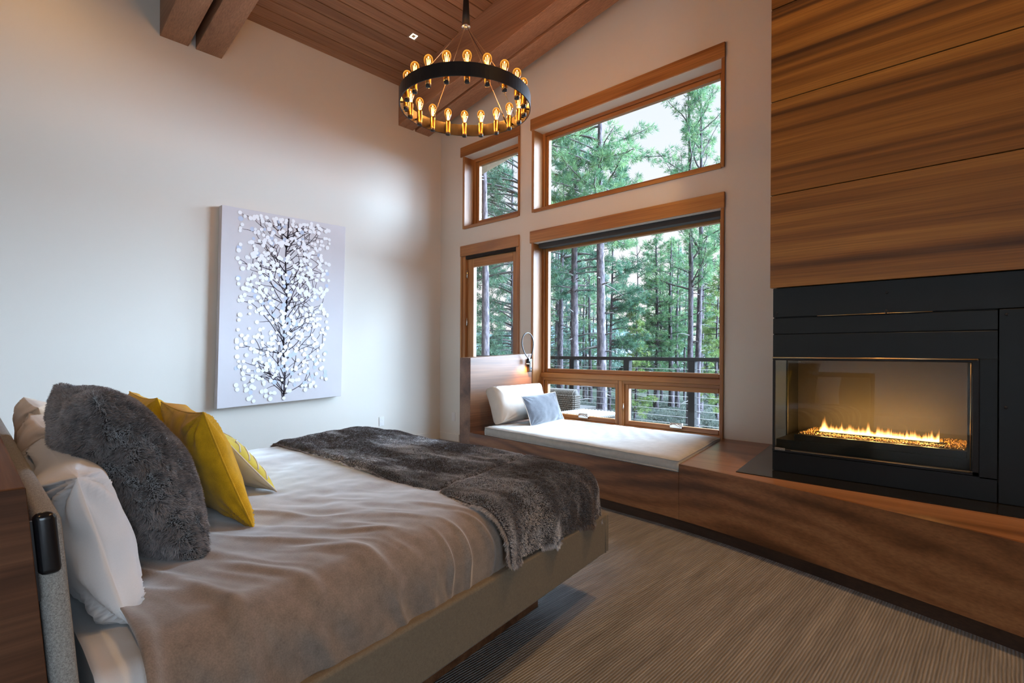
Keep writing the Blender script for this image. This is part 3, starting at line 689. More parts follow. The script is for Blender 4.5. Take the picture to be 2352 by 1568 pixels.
def socket_meshes():
    c = empty('proto_loc')
    s = lathe('socket', [(.015, 0), (.020, .002), (.021, .012), (.0215, .10), (.0205, .106)], m_brass2, None, n=18)
    cap = lathe('socket_cap', [(.012, -.016), (.0195, -.014), (.0205, -.002), (.0205, .002)], m_iron, None, n=18)
    arm = lathe('socket_arm', [(.006, 0), (.006, .042)], m_iron, None, (0, 0, .045), n=10, axis=(1, 0, 0))
    pr = [(.0125, 0), (.0140, .012), (.021, .035), (.030, .058), (.033, .075), (.031, .092), (.022, .107), (.009, .114), (.003, .117)]
    inner = [(max(.0012, r-.0016), z-.0016) for r, z in pr[::-1]][:-1]+[(.0105, .001)]
    b = lathe('bulb', pr+inner, m_bulb, None, n=20)
    P = []
    for k in range(6):
        a = 2*math.pi*k/6; P.append(([(.007*math.cos(a), .007*math.sin(a), .016), (.0140*math.cos(a+.3), .0140*math.sin(a+.3), .084)], .0018))
    f = tubes('filament', P, m_fil, None, n=4)
    bpy.data.objects.remove(c)
    return s, cap, arm, b, f
proto = socket_meshes()
NB = 20; rb = RR-.05
for k in range(NB):
    a = view+2*math.pi*(k+.35)/NB
    loc = Vector((cxx+rb*math.cos(a), cyy+rb*math.sin(a), zr0-.012))
    objs = []
    for j, p in enumerate(proto):
        o = bpy.data.objects.new(p.name.split('.')[0], p.data); COL.objects.link(o); objs.append(o)
    so, cap, arm, b, fi = objs
    for o in (so, cap, arm): o.parent = ch; o.matrix_parent_inverse = ch.matrix_basis.inverted(); o.location = loc; o.rotation_euler = (0, 0, a)
    b.parent = ch; b.matrix_parent_inverse = ch.matrix_basis.inverted(); b.location = loc+Vector((0, 0, .104))
    fi.parent = b; fi.matrix_parent_inverse = Matrix()
    add_light('bulb_glow', 'POINT', loc+Vector((0, 0, .16)), 4.2, (1.0, .56, .22), .012, parent=ch)
for p in proto: bpy.data.objects.remove(p)

# recessed downlights
def downlight(x, y, label, power, spot=70, aim=(0, 0, -1)):
    z = zc(x); o = empty('downlight', (x, y, z)); tag(o, label, 'downlight')
    s = .055; q = .035
    def sl(a, b, dz): return (x+a, y+b, zc(x+a)+dz)
    V = [sl(-s, -s, -.003), sl(s, -s, -.003), sl(s, s, -.003), sl(-s, s, -.003), sl(-q, -q, -.003), sl(q, -q, -.003), sl(q, q, -.003), sl(-q, q, -.003), sl(-q*.6, -q*.6, -.001), sl(q*.6, -q*.6, -.001), sl(q*.6, q*.6, -.001), sl(-q*.6, q*.6, -.001)]
    def sub(nm, fs, mt):
        ks = sorted({i for f_ in fs for i in f_}); pyd(nm, [V[i] for i in ks], [tuple(ks.index(i) for i in f_) for f_ in fs], mt, o)
    sub('trim', [(0, 1, 5, 4), (1, 2, 6, 5), (2, 3, 7, 6), (3, 0, 4, 7)], nmat('downlight_trim', (.28, .2, .15), .5))
    sub('reflector', [(4, 5, 9, 8), (5, 6, 10, 9), (6, 7, 11, 10), (7, 4, 8, 11)], m_lampglow)
    sub('lens', [(8, 9, 10, 11)], nmat('downlight_lens', (.5, .42, .3), .3))
    add_light('downlight_beam', 'SPOT', (x, y, z-.02), power, (1.0, .58, .24), .03, direction=aim, spot=math.radians(spot), blend=.9, parent=o)
downlight(-4.916, 3.565-.03, 'small square recessed downlight in the plank ceiling next to the chandelier', 5, 100)
downlight(-4.916, .35, 'small square recessed downlight in the plank ceiling above the headboard side of the bed', 34, 130, (-.1, 0, -1))
downlight(-.55, 3.02, 'small square recessed downlight in the plank ceiling over the fireplace panels', 260, 110, (0, .16, -1))
downlight(.9, 2.7, 'small square recessed downlight in the plank ceiling over the hearth end', 170, 110, (0, .18, -1))
downlight(-.2, -1.2, 'small square recessed downlight in the plank ceiling over the open carpet', 90, 120)

# ------------------------------------------------------------------ canvas on the left wall
cv = empty('canvas_print', (XL, 2.47, .63)); tag(cv, 'tall pale canvas with dark twigs and white dots on the wall beside the bed', 'picture')
off = .085
TL, TR, BL, BR = [tuple(onX(a, b, XL+off)[1:]) for a, b in ((510, 470), (794, 521), (498, 939), (784, 909))]
def cvp(u, v, d):           # u 0..1 left-right, v 0..1 bottom-top
    a = np.array(BL)*(1-u)+np.array(BR)*u; b = np.array(TL)*(1-u)+np.array(TR)*u; p = a*(1-v)+b*v
    return (XL+d, p[0], p[1])
m_canvas = fabric('pale_canvas', (.62, .59, .60), .9, 900, .03, 0, 3, .1); m_canv_side = nmat('canvas_edge', (.40, .36, .33), .9)
hexa('stretched_canvas', [cvp(0, 0, .002), cvp(0, 0, off), cvp(1, 0, off), cvp(1, 0, .002), cvp(0, 1, .002), cvp(0, 1, off), cvp(1, 1, off), cvp(1, 1, .002)], m_canvas, cv, bevel=.002)
# generic twig-and-dot decoration, thin paint layers on the canvas
def flat_line(L, d):
    V, T = [], []
    for pts, w0, w1 in L:
        pts = np.array(pts); m = len(pts); b = len(V)
        for i in range(m):
            t_ = pts[min(i+1, m-1)]-pts[max(i-1, 0)]; t_ = t_/(np.linalg.norm(t_)+1e-9); nn = np.array([-t_[1], t_[0]])
            w = w0+(w1-w0)*i/(m-1)
            for s_ in (1, -1):
                q = pts[i]+nn*w*s_; V.append(cvp(q[0]/1.35, q[1]/2.03, d))
        for i in range(m-1): T.append((b+2*i, b+2*i+1, b+2*i+3, b+2*i+2))
    return V, T
rr = random.Random(5); L = []; tips = []
stem = [(.66+.012*math.sin(k*.9), 1.99*k/16+.02) for k in range(17)]
L.append((stem, .010, .008))
for k in range(74):
    y0 = .03+1.86*rr.random(); s_ = 1 if k % 2 else -1; ln = .24+.34*rr.random(); p = np.array([.66, y0]); a = math.radians(20+45*rr.random()); pts = [p.copy()]
    for i in range(8):
        a += math.radians(rr.uniform(-9, 12)); p = p+np.array([s_*math.cos(a), math.sin(a)])*ln/8
        if .17 < p[0] < 1.13 and p[1] < 1.99: pts.append(p.copy())
        if i in (3, 5, 7) and len(pts) > 2:
            b_ = a+math.radians(rr.choice((-1, 1))*(30+30*rr.random())); q = p.copy(); tw = [q.copy()]
            for j in range(4):
                q = q+np.array([s_*math.cos(b_), math.sin(b_)])*(.03+.012*rr.random()); b_ += rr.uniform(-.2, .25)
                if .15 < q[0] < 1.15 and .01 < q[1] < 2.0: tw.append(q.copy())
            if len(tw) > 2: L.append((tw, .0034, .0016)); tips.append(tw[-1])
    if len(pts) > 2: L.append((pts, .0050, .0022)); tips.append(pts[-1])
V_, T_ = flat_line(L, off+.0012); pyd('twigs', V_, T_, nmat('twig_paint', (.045, .035, .045), .9), cv, kind='stuff')
def dots(P, d, mat, name):
    V, T = [], []
    for kk, ((x, y), r) in enumerate(P):
        b = len(V); d = d+.000005
        for k in range(12):
            a_ = 2*math.pi*k/12; V.append(cvp((x+r*math.cos(a_))/1.35, (y+r*math.sin(a_))/2.03, d))
        T.append(tuple(range(b, b+12)))
    pyd(name, V, T, mat, cv, kind='stuff')
bl = [((min(1.14, max(.17, .66+rr.gauss(0, .25))), .03+1.93*rr.random()), .016+.012*rr.random()) for _ in range(90)]
wh = [((t_[0], t_[1]), .016+.007*rr.random()) for t_ in tips]+[((min(1.15, max(.16, .66+rr.uniform(-.5, .5))), .03+1.94*rr.random()), .015+.010*rr.random()) for _ in range(420)]
wh = [w for w in wh if rr.random() > .1]
dots(bl, off+.0018, nmat('pale_blue_paint', (.52, .58, .70), .9), 'blue_dots'); dots(wh, off+.0024, nmat('white_paint', (.86, .86, .87), .9), 'white_dots')

# ------------------------------------------------------------------ bed
E1 = np.array([-.143, .99, 0.0]); N0 = np.array([-1.12, .101, 0.0])
def B(s, w, z): return N0+E1*s+np.array([-1.0, 0, 0])*w+np.array([0, 0, 1.0])*z
def Bv(s, w, z): s, w, z = np.broadcast_arrays(s, w, z); return N0+s[..., None]*E1+w[..., None]*np.array([-1.0, 0, 0])+z[..., None]*np.array([0, 0, 1.0])
def bedbox(name, s0, s1, w0, w1, z0, z1, mat, parent, bevel=.004, seg=1):
    return hexa(name, [B(s0, w0, z0), B(s1, w0, z0), B(s1, w1, z0), B(s0, w1, z0), B(s0, w0, z1), B(s1, w0, z1), B(s1, w1, z1), B(s0, w1, z1)], mat, parent, bevel, seg)
bed = empty('platform_bed', tuple(B(1.0, 1.05, 0))); tag(bed, 'wide platform bed with oatmeal upholstered rails and walnut headboard', 'bed')
bedbox('side_rail', .03, 2.12, 0, .055, .23, .42, m_rail, bed, .012, 3); bedbox('side_rail', .03, 2.12, 2.05, 2.105, .23, .42, m_rail, bed, .012, 3)
bedbox('foot_rail', 2.065, 2.12, .056, 2.049, .23, .42, m_rail, bed, .012, 3)
tubes('rail_seam', [([B(2.075, -.001, .235), B(2.075, -.001, .415)], .0025)], m_rail, bed)
bedbox('slat_deck', .05, 2.06, .056, 2.049, .24, .30, m_kick, bed, 0)
bedbox('plinth', .12, 1.806, .235, 1.87, 0, .24, m_head, bed, .003)
# headboard raked back
hY = lambda z: .073+(.985-z)*.085
HX0, HX1 = -1.118, -3.36
def hpan(name, x0, x1, d0, d1, z0, z1, mat, parent, bevel=.003, seg=1):
    return hexa(name, [(x1, hY(z0)+d0, z0), (x0, hY(z0)+d0, z0), (x0, hY(z0)+d1, z0), (x1, hY(z0)+d1, z0), (x1, hY(z1)+d0, z1), (x0, hY(z1)+d0, z1), (x0, hY(z1)+d1, z1), (x1, hY(z1)+d1, z1)], mat, parent, bevel, seg)
hd = hpan('headboard', HX0-.004, HX1, -.13, 0, .0, .985, m_head, bed)
hpan('headboard_end', HX0, HX0-.0035, -.13, 0, .0, .984, m_heady, hd, .001)
hpan('headboard_cushion', HX0-.012, HX1+.02, .002, .040, .36, .935, m_hcush, hd, .014, 3)
hpan('headboard_bracket', HX0-.006, HX0-.03, .003, .034, .835, .938, m_black, hd, .011, 3)
hpan('bracket_slot', HX0-.001, HX0-.006, .000, .003, .80, .93, m_black, hd, 0)  # thin black strip standing in for the slot beside the bracket
# mattress with white sheet
def drape(a, b, s0, s1, w0, w1, zt, r):
    ca, cb_ = np.clip(a, s0+r, s1-r), np.clip(b, w0+r, w1-r); da, db = a-ca, b-cb_; l = np.hypot(da, db)+1e-9
    th_ = np.minimum(l/r, math.pi/2); outw = r*np.sin(th_); down = r*(1-np.cos(th_))+np.maximum(l-r*math.pi/2, 0)
    return ca+da/l*outw, cb_+db/l*outw, zt-down, np.clip(l/(r*1.2), 0, 1)
def sheet_mesh(name, a, b, S_, Wg, Z, mat, parent=None, thick=0.0, smooth=True):
    n1, n2 = S_.shape; P = Bv(S_, Wg, Z).reshape(-1, 3)
    i = np.arange(n1*n2).reshape(n1, n2); f = np.stack([i[:-1, :-1], i[:-1, 1:], i[1:, 1:], i[1:, :-1]], -1).reshape(-1, 4)
    # normals
    g1 = np.gradient(P.reshape(n1, n2, 3), axis=0); g2 = np.gradient(P.reshape(n1, n2, 3), axis=1); nr = np.cross(g1, g2); nr /= np.linalg.norm(nr, axis=-1, keepdims=True)+1e-9
    if nr[n1//2, n2//2, 2] < 0: nr = -nr; f = f[:, ::-1]
    V = P; Fq = f
    if thick:
        P2 = P-nr.reshape(-1, 3)*thick; m = n1*n2; rim = np.concatenate([i[:, 0], i[-1, 1:], i[-2::-1, -1], i[0, -2:0:-1]]); r2 = np.roll(rim, -1)
        V = np.concatenate([P, P2]); Fq = np.concatenate([f, f[:, ::-1]+m, np.stack([rim, r2, r2+m, rim+m], -1)])
    o = tris(name, V, Fq, mat, parent, smooth=smooth); return o, P.reshape(n1, n2, 3), nr
q1 = np.linspace(.02, 2.09, 40); q2 = np.linspace(.02, 2.08, 40)
mt = bedbox('mattress', .09, 2.055, .062, 2.043, .30, .575, m_sheet, None, .05, 4)
tag(mt, 'thick mattress in a white fitted sheet on the platform bed', 'mattress')
# white flat sheet showing past the hem of the cover at the head
a_, b_ = np.meshgrid(np.linspace(.075, .42, 24), np.linspace(-.20, 2.27, 120), indexing='ij')
S_, Wg, Z, ed = drape(a_, b_, -.3, 2.6, .045, 2.06, .592, .075)
Z = np.maximum(Z, .41)+.004*fbm(np.stack([a_*9, b_*9, a_*0], -1), 3); Wg = Wg+.010*ed*fbm(np.stack([a_*22, b_*4, a_*0+5], -1), 2)
o, _, _ = sheet_mesh('flat_sheet', a_, b_, S_, Wg, Z, m_sheet, None, .003); tag(o, 'white bed sheet showing beyond the cover hem near the headboard', 'sheet')
# velvet cover
na, nb = 320, 360
a_, b_ = np.meshgrid(np.linspace(.145, 2.07+.20, na), np.linspace(-.205, 2.06+.22, nb), indexing='ij')
zt = .624; S_, Wg, Z, ed = drape(a_, b_, -.2, 2.075, .030, 2.065, zt, .125)
pp = np.stack([a_, b_, a_*0], -1)
near = np.clip((.30-b_)/.25, 0, 1)
# soft top undulation, vertical drag folds on the near flank, diagonal pulls near the pillows
und = .010*fbm(pp*3.0, 3)+.004*fbm(pp*9+4, 2)
ph = a_*40+3.6*fbm(pp*2.2+8, 2)+b_*6
fold = np.maximum(0, np.sin(ph))**3*np.clip(fbm(pp*2.0+21, 2)*1.4+.62, 0, 1)+.5*np.maximum(0, np.sin(ph*1.7+2))**3*np.clip(fbm(pp*2.6+51, 2)*1.4+.3, 0, 1)
und_th = np.clip((1.27-a_)/.10, 0, 1); fold = fold*und_th; und = und*(.35+.65*und_th)
flank = near*np.clip((b_+.2)/.2, .15, 1)
wr2 = fbm(np.stack([a_*9+b_*5, b_*2.2-a_*1.0, a_*0+2], -1), 2); wr2 = (1-np.clip((np.sqrt(wr2**2+.012)-.1)*1.6, 0, 1))**1.5*und_th
hz = np.exp(-((a_-.55)/.5)**2)
Z = Z+und*(1-.6*ed)+.012*wr2*hz*np.clip(1-ed*.7, 0, 1)*np.clip((.95-b_)/.5, 0, 1)
Wg = Wg-(.036*fold*flank+.018*wr2*hz*near*ed); Z = Z+.015*fold*np.clip((.42-b_)/.3, 0, 1)*(1-ed)
Z = np.where(ed > .99, np.maximum(Z, .398), Z)
o, Pcov, Ncov = sheet_mesh('bed_cover', a_, b_, S_, Wg, Z, m_cover, None, .006); tag(o, 'taupe velvet bed cover with soft wrinkles spread over the mattress', 'bedspread')
tubes('hem', [([B(.150, w, z) for w, z in zip(np.linspace(.03, .03, 8), np.linspace(.42, .53, 8))], .003)], m_cover, o)

# fur helper: thin tapered strands grown from a grid surface
def grow(name, P, Nn, count, length, mat, parent, comb=(0, 0, -.4), jitter=.5, width=.0016, seed=1, clump=9.0, contrast=1.0):
    rng = np.random.default_rng(seed); n1, n2 = P.shape[:2]
    ar = np.linalg.norm(np.cross(P[1:, :-1]-P[:-1, :-1], P[:-1, 1:]-P[:-1, :-1]), axis=-1).ravel()+1e-12
    ij = rng.choice(len(ar), count, p=ar/ar.sum()); i, j = ij//(n2-1), ij % (n2-1); u = rng.random(count)[:, None]; v = rng.random(count)[:, None]
    lerp = lambda A: (A[i, j]*(1-u)+A[i+1, j]*u)*(1-v)+(A[i, j+1]*(1-u)+A[i+1, j+1]*u)*v
    # choose cells by area
    p = lerp(P); nn = lerp(Nn); nn /= np.linalg.norm(nn, axis=1)[:, None]+1e-9
    fl_ = np.stack([fbm(p*clump+7, 2), fbm(p*clump+31, 2), fbm(p*clump+53, 2)], -1)
    fl2 = np.stack([vnoise(p*70+3), vnoise(p*70+41), vnoise(p*70+77)], -1)
    d = nn+np.array(comb)+jitter*fl_+jitter*.9*fl2+rng.normal(0, .16, (count, 3)); d -= nn*np.minimum(0, (d*nn).sum(1)-.25)[:, None]
    d /= np.linalg.norm(d, axis=1)[:, None]
    L = length*(.65+.6*rng.random(count))[:, None]
    side = np.cross(d, rng.normal(0, 1, (count, 3))); side /= np.linalg.norm(side, axis=1)[:, None]+1e-9
    bend = nn*.0-np.array([0, 0, 1])*.22*L
    V = np.concatenate([p-side*width/2, p+side*width/2, p+d*L*.55+side*width*.4, p+d*L*.55-side*width*.4, p+d*L+bend*.4], 0)
    k = np.arange(count); T = np.concatenate([np.stack([k, k+count, k+2*count], -1), np.stack([k, k+2*count, k+3*count], -1), np.stack([k+3*count, k+2*count, k+4*count], -1)])
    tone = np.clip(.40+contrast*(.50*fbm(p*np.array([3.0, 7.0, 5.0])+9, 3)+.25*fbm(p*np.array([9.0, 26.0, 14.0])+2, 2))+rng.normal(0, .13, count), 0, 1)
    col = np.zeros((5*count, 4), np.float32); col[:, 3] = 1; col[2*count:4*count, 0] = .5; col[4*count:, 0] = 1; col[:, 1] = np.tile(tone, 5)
    return tris(name, V, T, mat, parent, col, kind='stuff')
# fur throw
na, nb = 110, 260
ta, tb_ = np.meshgrid(np.linspace(0, 1, na), np.linspace(-.19, 2.17, nb), indexing='ij')
edge = 1.262+.018*fbm(np.stack([tb_*3, tb_*0, tb_*0], -1), 2)-.03*np.exp(-((tb_-.15)/.12)**2)+.03*np.clip(-tb_/.19, 0, 1)
a_ = edge+(2.33-edge)*ta; b_ = tb_*(1+.02*np.sin(a_*5))
S_, Wg, Z, ed = drape(a_, b_, -.3, 2.102, .006, 2.089, .656, .130)
pp = np.stack([a_, b_, a_*0], -1)
Z = Z+.015*fbm(pp*np.array([4.2, 2.2, 1])+5, 3)*(1-ed*.5)+.006*fbm(pp*np.array([13, 6, 1]), 2)
Z = Z-.016*np.exp(-((b_-(.40+.11*(a_-1.28)))/.016)**2)                         # seam valley
fo_ = np.maximum(0, np.sin(a_*21+2.5*fbm(pp*2+3, 2)+1.0))**2
Wg = Wg-(.022*fo_*np.clip((.12-b_)/.2, 0, 1))
S_ = S_+.018*np.sin(b_*17)*np.clip((a_-2.05)/.2, 0, 1)
lift = .024*np.exp(-(ta/.05)**2)                                                # rolled thick edge
Z = Z+lift*0; Z = Z-.020*np.exp(-(ta/.02)**2)*(1-ed)
Z = np.maximum(Z, .440-.03*np.clip(a_-1.3, 0, 1)+.0*b_)
o, Pth, Nth = sheet_mesh('fur_throw', a_, b_, S_, Wg, Z, m_skin, None, .012); tag(o, 'dark brown fur throw folded across the foot of the bed', 'throw')
grow('fur_pile', Pth, Nth, 380000, .0085, m_furt, o, comb=(.85, -.45, 0), jitter=.6, width=.0022, seed=4, clump=4, contrast=2.0)  # strong tone contrast paints nap highlights into the strand colour
for (sl_, q) in ((0, 1), (na-1, 1)):
    pass
# rim fur on the four edges of the throw
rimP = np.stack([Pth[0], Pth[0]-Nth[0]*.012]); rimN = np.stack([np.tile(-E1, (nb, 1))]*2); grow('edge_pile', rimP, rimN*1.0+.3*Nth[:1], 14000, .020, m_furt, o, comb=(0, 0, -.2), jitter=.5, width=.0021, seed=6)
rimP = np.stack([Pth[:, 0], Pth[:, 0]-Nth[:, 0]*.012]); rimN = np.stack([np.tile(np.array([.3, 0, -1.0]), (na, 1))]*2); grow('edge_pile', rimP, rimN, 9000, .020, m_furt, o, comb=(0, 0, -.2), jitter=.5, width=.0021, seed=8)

# pillows on the bed
X_ = np.array([-1.0, 0, 0])
# (U points to the near side, +X, so that U x V faces the foot of the bed)
pU = (1, .0, 0)
def lean(deg): a = math.radians(deg); return (0, -math.sin(a), math.cos(a))
def lay(deg): return lean(deg)
def face(U, V): pass
def bedpillow(name, c, hu, hv, th, deg, mat, label, seed, **k):
    # front normal = U x V must point to +Y: take U=(-1,0,0), V=lean -> N = (-1,0,0)x(0,-s,c) = (0*c-0*(-s), 0*0-(-1)*c, (-1)(-s)-0) = (0, c, s)
    return pillow(name, c, (-1, k.pop('yaw', 0), k.pop('roll', 0)), lean(deg), hu, hv, th, mat, label, 'pillow', seed=seed, **k)
bedpillow('white_pillow', (-1.745, .215, .768), .345, .175, .17, 15, m_sheet, 'plump white pillow standing against the headboard cushion', 2, wr=.017, pinch=.05, corner=.5, flat=3.2)
bedpillow('lamp_warmed_pillow', (-2.42, .25, .765), .35, .20, .20, 18, m_sham, 'pillow with lamp-warm cream painted in, against the headboard in the middle of the bed, behind the fur pillow', 5, wr=.010, pinch=.05, corner=.5)
bedpillow('lamp_warmed_pillow', (-3.02, .27, .785), .33, .205, .20, 17, m_sham, 'pillow with lamp-warm cream painted in, against the headboard on the canvas side of the bed', 8, wr=.011, pinch=.05, corner=.5)
o, inf = bedpillow('fur_pillow', (-1.955, .352, .838), .34, .275, .27, 27, m_skin, 'large grey fur cushion leaning on the white pillow', 4, wr=.008, pinch=.03, corner=.5, flat=2.0)
n = 44; Wd = inf[8].reshape(2, n, n, 3)
for sgn in (0, 1):
    P = Wd[sgn]; g1 = np.gradient(P, axis=0); g2 = np.gradient(P, axis=1); nr = np.cross(g1, g2); nr /= np.linalg.norm(nr, axis=-1, keepdims=True)+1e-9
    if (nr[n//2, n//2]@inf[3])*(1 if sgn == 0 else -1) < 0: nr = -nr
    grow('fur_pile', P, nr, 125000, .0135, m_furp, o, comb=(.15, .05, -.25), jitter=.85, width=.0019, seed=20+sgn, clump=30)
rim = inf[7]; Pm = (inf[8][rim]+inf[8][rim+n*n])/2; outv = Pm-inf[0]; outv /= np.linalg.norm(outv, axis=1)[:, None]
grow('edge_pile', np.stack([inf[8][rim], inf[8][rim+n*n]]), np.stack([outv, outv]), 1500, .015, m_furp, o, comb=(.1, 0, -.2), jitter=.6, width=.0021, seed=23)
o, inf = bedpillow('mustard_pillow', (-2.06, .60, .808), .245, .215, .15, 21, m_yel, 'mustard yellow linen square pillow in front of the grey fur cushion', 6, wr=.011, pinch=.08, corner=.55)
piping(o, inf, .003, m_yel)
o, inf = bedpillow('mustard_pillow', (-2.62, .60, .815), .235, .215, .15, 20, m_yel, 'mustard yellow linen square pillow nearer the canvas wall, mostly hidden by its twin', 12, wr=.011, pinch=.08, corner=.55)
piping(o, inf, .003, m_yel)
m_emb = fabric('yellow_embroidered', (.60, .48, .06), .9, 600, .14, .3, 12)
o, inf = bedpillow('lumbar_pillow', (-2.44, .80, .745), .26, .155, .125, 40, m_emb, 'yellow lumbar pillow with white stitched lines and a cream back', 15, wr=.004, pinch=.06, corner=.6, mat2=m_embback)
piping(o, inf, .003, m_cream)
c0, U0, V0, Nn0, hu, hv, th = inf[:7]; Wd = inf[8][:n*n].reshape(n, n, 3)
def surf(u, v):
    i, j = (math.asin(u)/math.pi+.5)*(n-1), (math.asin(v)/math.pi+.5)*(n-1); i0, j0 = int(min(i, n-2)), int(min(j, n-2)); fi, fj = i-i0, j-j0
    return (Wd[i0, j0]*(1-fi)+Wd[i0+1, j0]*fi)*(1-fj)+(Wd[i0, j0+1]*(1-fi)+Wd[i0+1, j0+1]*fi)*fj+Nn0*.0012
Ls = []
for k, (v0, v1) in enumerate(((.62, .30), (.28, .02), (-.06, -.34), (-.42, -.62))):
    for u0 in (-.98, -.2):
        Ls.append(([surf(u, v) for u, v in zip(np.linspace(u0, u0+.22, 5), np.linspace(v0-.18, v0, 5))], .0035)); Ls.append(([surf(u, v) for u, v in zip(np.linspace(u0+.22, u0+.75, 8), np.linspace(v0, v1+.05, 8))], .0024))
tubes('stitching', Ls, nmat('white_thread', (.72, .70, .66), .9), o, n=5)

# ------------------------------------------------------------------ outside: deck, railing, furniture
m_deck = wood('deck_boards', (.12, .09, .07), (.2, .16, .13), (.28, .23, .19), axis=0, band=12, rough=.7)
dk = empty('deck', (-4, 6.2, .03)); st(dk)
y = YW+.26
dm = None
while y < 7.45:
    if dm is None: o = box('deck_board', -9.5, 1.5, 0, .135, -.03, 0, m_deck, dk, bevel=.002); dm = o.data; o.location = (0, y, .05)
    else: o = bpy.data.objects.new('deck_board', dm); COL.objects.link(o); o.parent = dk; o.matrix_parent_inverse = dk.matrix_basis.inverted(); o.location = (0, y, .05)
    y += .142
m_railm = nmat('bronze_railing', (.008, .0065, .006), .7, 0.0, .15)
rl = empty('deck_railing', (-4, 7.45, .05)); tag(rl, 'dark bronze deck railing with horizontal cables outside the windows', 'railing')
box('top_rail', -9.5, 1.5, 7.37, 7.47, 1.085, 1.140, m_railm, rl, bevel=.004)
for k in range(10):
    xp = -4.47+1.09*(k-5); box('post', xp-.05, xp+.05, 7.37, 7.47, .05, 1.086, m_railm, rl, bevel=.003)
m_wire = nmat('steel_cable', (.55, .56, .58), .35, .9)
for k in range(9): tube('cable', [(-9.5, 7.42, .15+.102*k), (1.5, 7.42, .15+.102*k)], .004, m_wire, rl, n=6)
m_wick = nmat('grey_wicker', (.085, .072, .060), .8, spec=.2); m_wick2 = nmat('wicker_core', (.03, .025, .02), .9)
def weave_panel(name, o_, ux, uz, w, h, nrm, par, rows, cols, r=.012):
    """woven strands: horizontal wavy bands over upright stakes"""
    o_, ux, uz, nrm = map(lambda q: np.array(q, float), (o_, ux, uz, nrm)); L = []
    for i in range(rows):
        z = (i+.5)/rows*h; pts = []
        for j in range(cols*4+1):
            t_ = j/(cols*4); pts.append(o_+ux*t_*w+uz*z+nrm*(.008+.010*math.cos(math.pi*(t_*cols*2*.5*2+i))))
        L.append((pts, r))
    return tubes(name, L, m_wick, par, n=5, kind='stuff')
wc = empty('wicker_chair', (-4.95, 6.45, .05)); tag(wc, 'grey woven wicker armchair out on the deck', 'chair')
x0, x1, y0, y1, zt = -5.62, -4.63, 6.20, 6.95, .60
box('seat_base', x0+.12, x1-.12, y0+.10, y1, .16, .36, m_wick2, wc, bevel=.01)
box('back', x0, x1, y0, y0+.12, .12, zt, m_wick2, wc, bevel=.03, seg=2)
weave_panel('back_weave', (x0, y0-.002, .12), (1, 0, 0), (0, 0, 1), x1-x0, zt-.14, (0, -1, 0), wc, 15, 22, .015)
weave_panel('side_weave', (x1+.002, y0, .12), (0, 1, 0), (0, 0, 1), .13, zt-.14, (1, 0, 0), wc, 15, 4, .015)
tube('top_roll', [(x0, y0+.06, zt-.01), (x1, y0+.06, zt-.01)], .055, m_wick2, wc, n=10)
tubes('top_weave', [([(x0+.03*q+.012*math.sin(t_), y0+.06+.062*math.cos(t_), zt-.01+.062*math.sin(t_)) for t_ in np.linspace(-.6, 3.7, 10)], .013) for q in range(1, 33)], m_wick, wc, n=5, kind='stuff')
box('arm', x1-.10, x1, y0+.12, y1-.05, .12, .30, m_wick2, wc, bevel=.02); box('arm', x0, x0+.1, y0+.12, y1-.05, .12, .30, m_wick2, wc, bevel=.02)
for ax, ay in ((x0+.05, y0+.06), (x1-.05, y0+.06), (x0+.05, y1-.1), (x1-.05, y1-.1)): box('leg', ax-.025, ax+.025, ay-.025, ay+.025, .05, .13, m_wick2, wc)
wt = empty('wicker_ottoman', (-4.05, 5.77, .05)); tag(wt, 'low woven wicker ottoman with pale top on the deck beside the wicker chair', 'ottoman')
hx0, hx1, hy0, hy1, hz = -4.36, -3.74, 5.48, 6.06, .40
box('body', hx0, hx1, hy0, hy1, .10, hz, m_wick2, wt, bevel=.02)
m_wtop = nmat('pale_woven_top', (.40, .43, .46), .7)
L = []
for i in range(26):
    yy_ = hy0+.02+(hy1-hy0-.04)*i/25; L.append(([(hx0+(hx1-hx0)*j/48, yy_, hz+.004+.006*math.cos(math.pi*(j*.5+i))) for j in range(49)], .012))
tubes('top_weave', L, m_wtop, wt, n=5, kind='stuff')
weave_panel('side_weave', (hx0, hy0-.002, .10), (1, 0, 0), (0, 0, 1), hx1-hx0, hz-.1, (0, -1, 0), wt, 9, 14, .015); weave_panel('side_weave', (hx1+.002, hy0, .10), (0, 1, 0), (0, 0, 1), hy1-hy0, hz-.1, (1, 0, 0), wt, 9, 14, .015)
for ax in (hx0+.05, hx1-.05):
    for ay in (hy0+.05, hy1-.05): box('leg', ax-.025, ax+.025, ay-.025, ay+.025, .05, .11, m_wick2, wt)

# ------------------------------------------------------------------ ground, hills, houses, trees
GZ = -3.0
m_ground = nmat('forest_floor', (.3, .3, .26), 1.0, spec=.05); g = G(m_ground)
f1 = g.noise(g.coord(), .35, 6, .65); f2 = g.noise(g.coord(), 4.0, 4, .7)
g.color(g.mix(g.ramp(f1, [(.35, (.045, .065, .035)), (.5, (.085, .10, .075)), (.65, (.14, .13, .11))]), g.ramp(f2, [(.35, (.5, .5, .5)), (.65, (1.15, 1.15, 1.15))]), .8, 'MULTIPLY'))
nx = 80
gx, gy = np.meshgrid(np.linspace(-150, 60, nx), np.linspace(7.6, 190, nx), indexing='ij')
gzz = GZ+.35*fbm(np.stack([gx/9, gy/9, gx*0], -1), 3)*np.clip((gy-9)/10, 0, 1)
i = np.arange(nx*nx).reshape(nx, nx); ff = np.stack([i[:-1, :-1], i[1:, :-1], i[1:, 1:], i[:-1, 1:]], -1).reshape(-1, 4)
o = tris('ground', np.stack([gx, gy, gzz], -1).reshape(-1, 3), ff, m_ground, smooth=True); st(o)
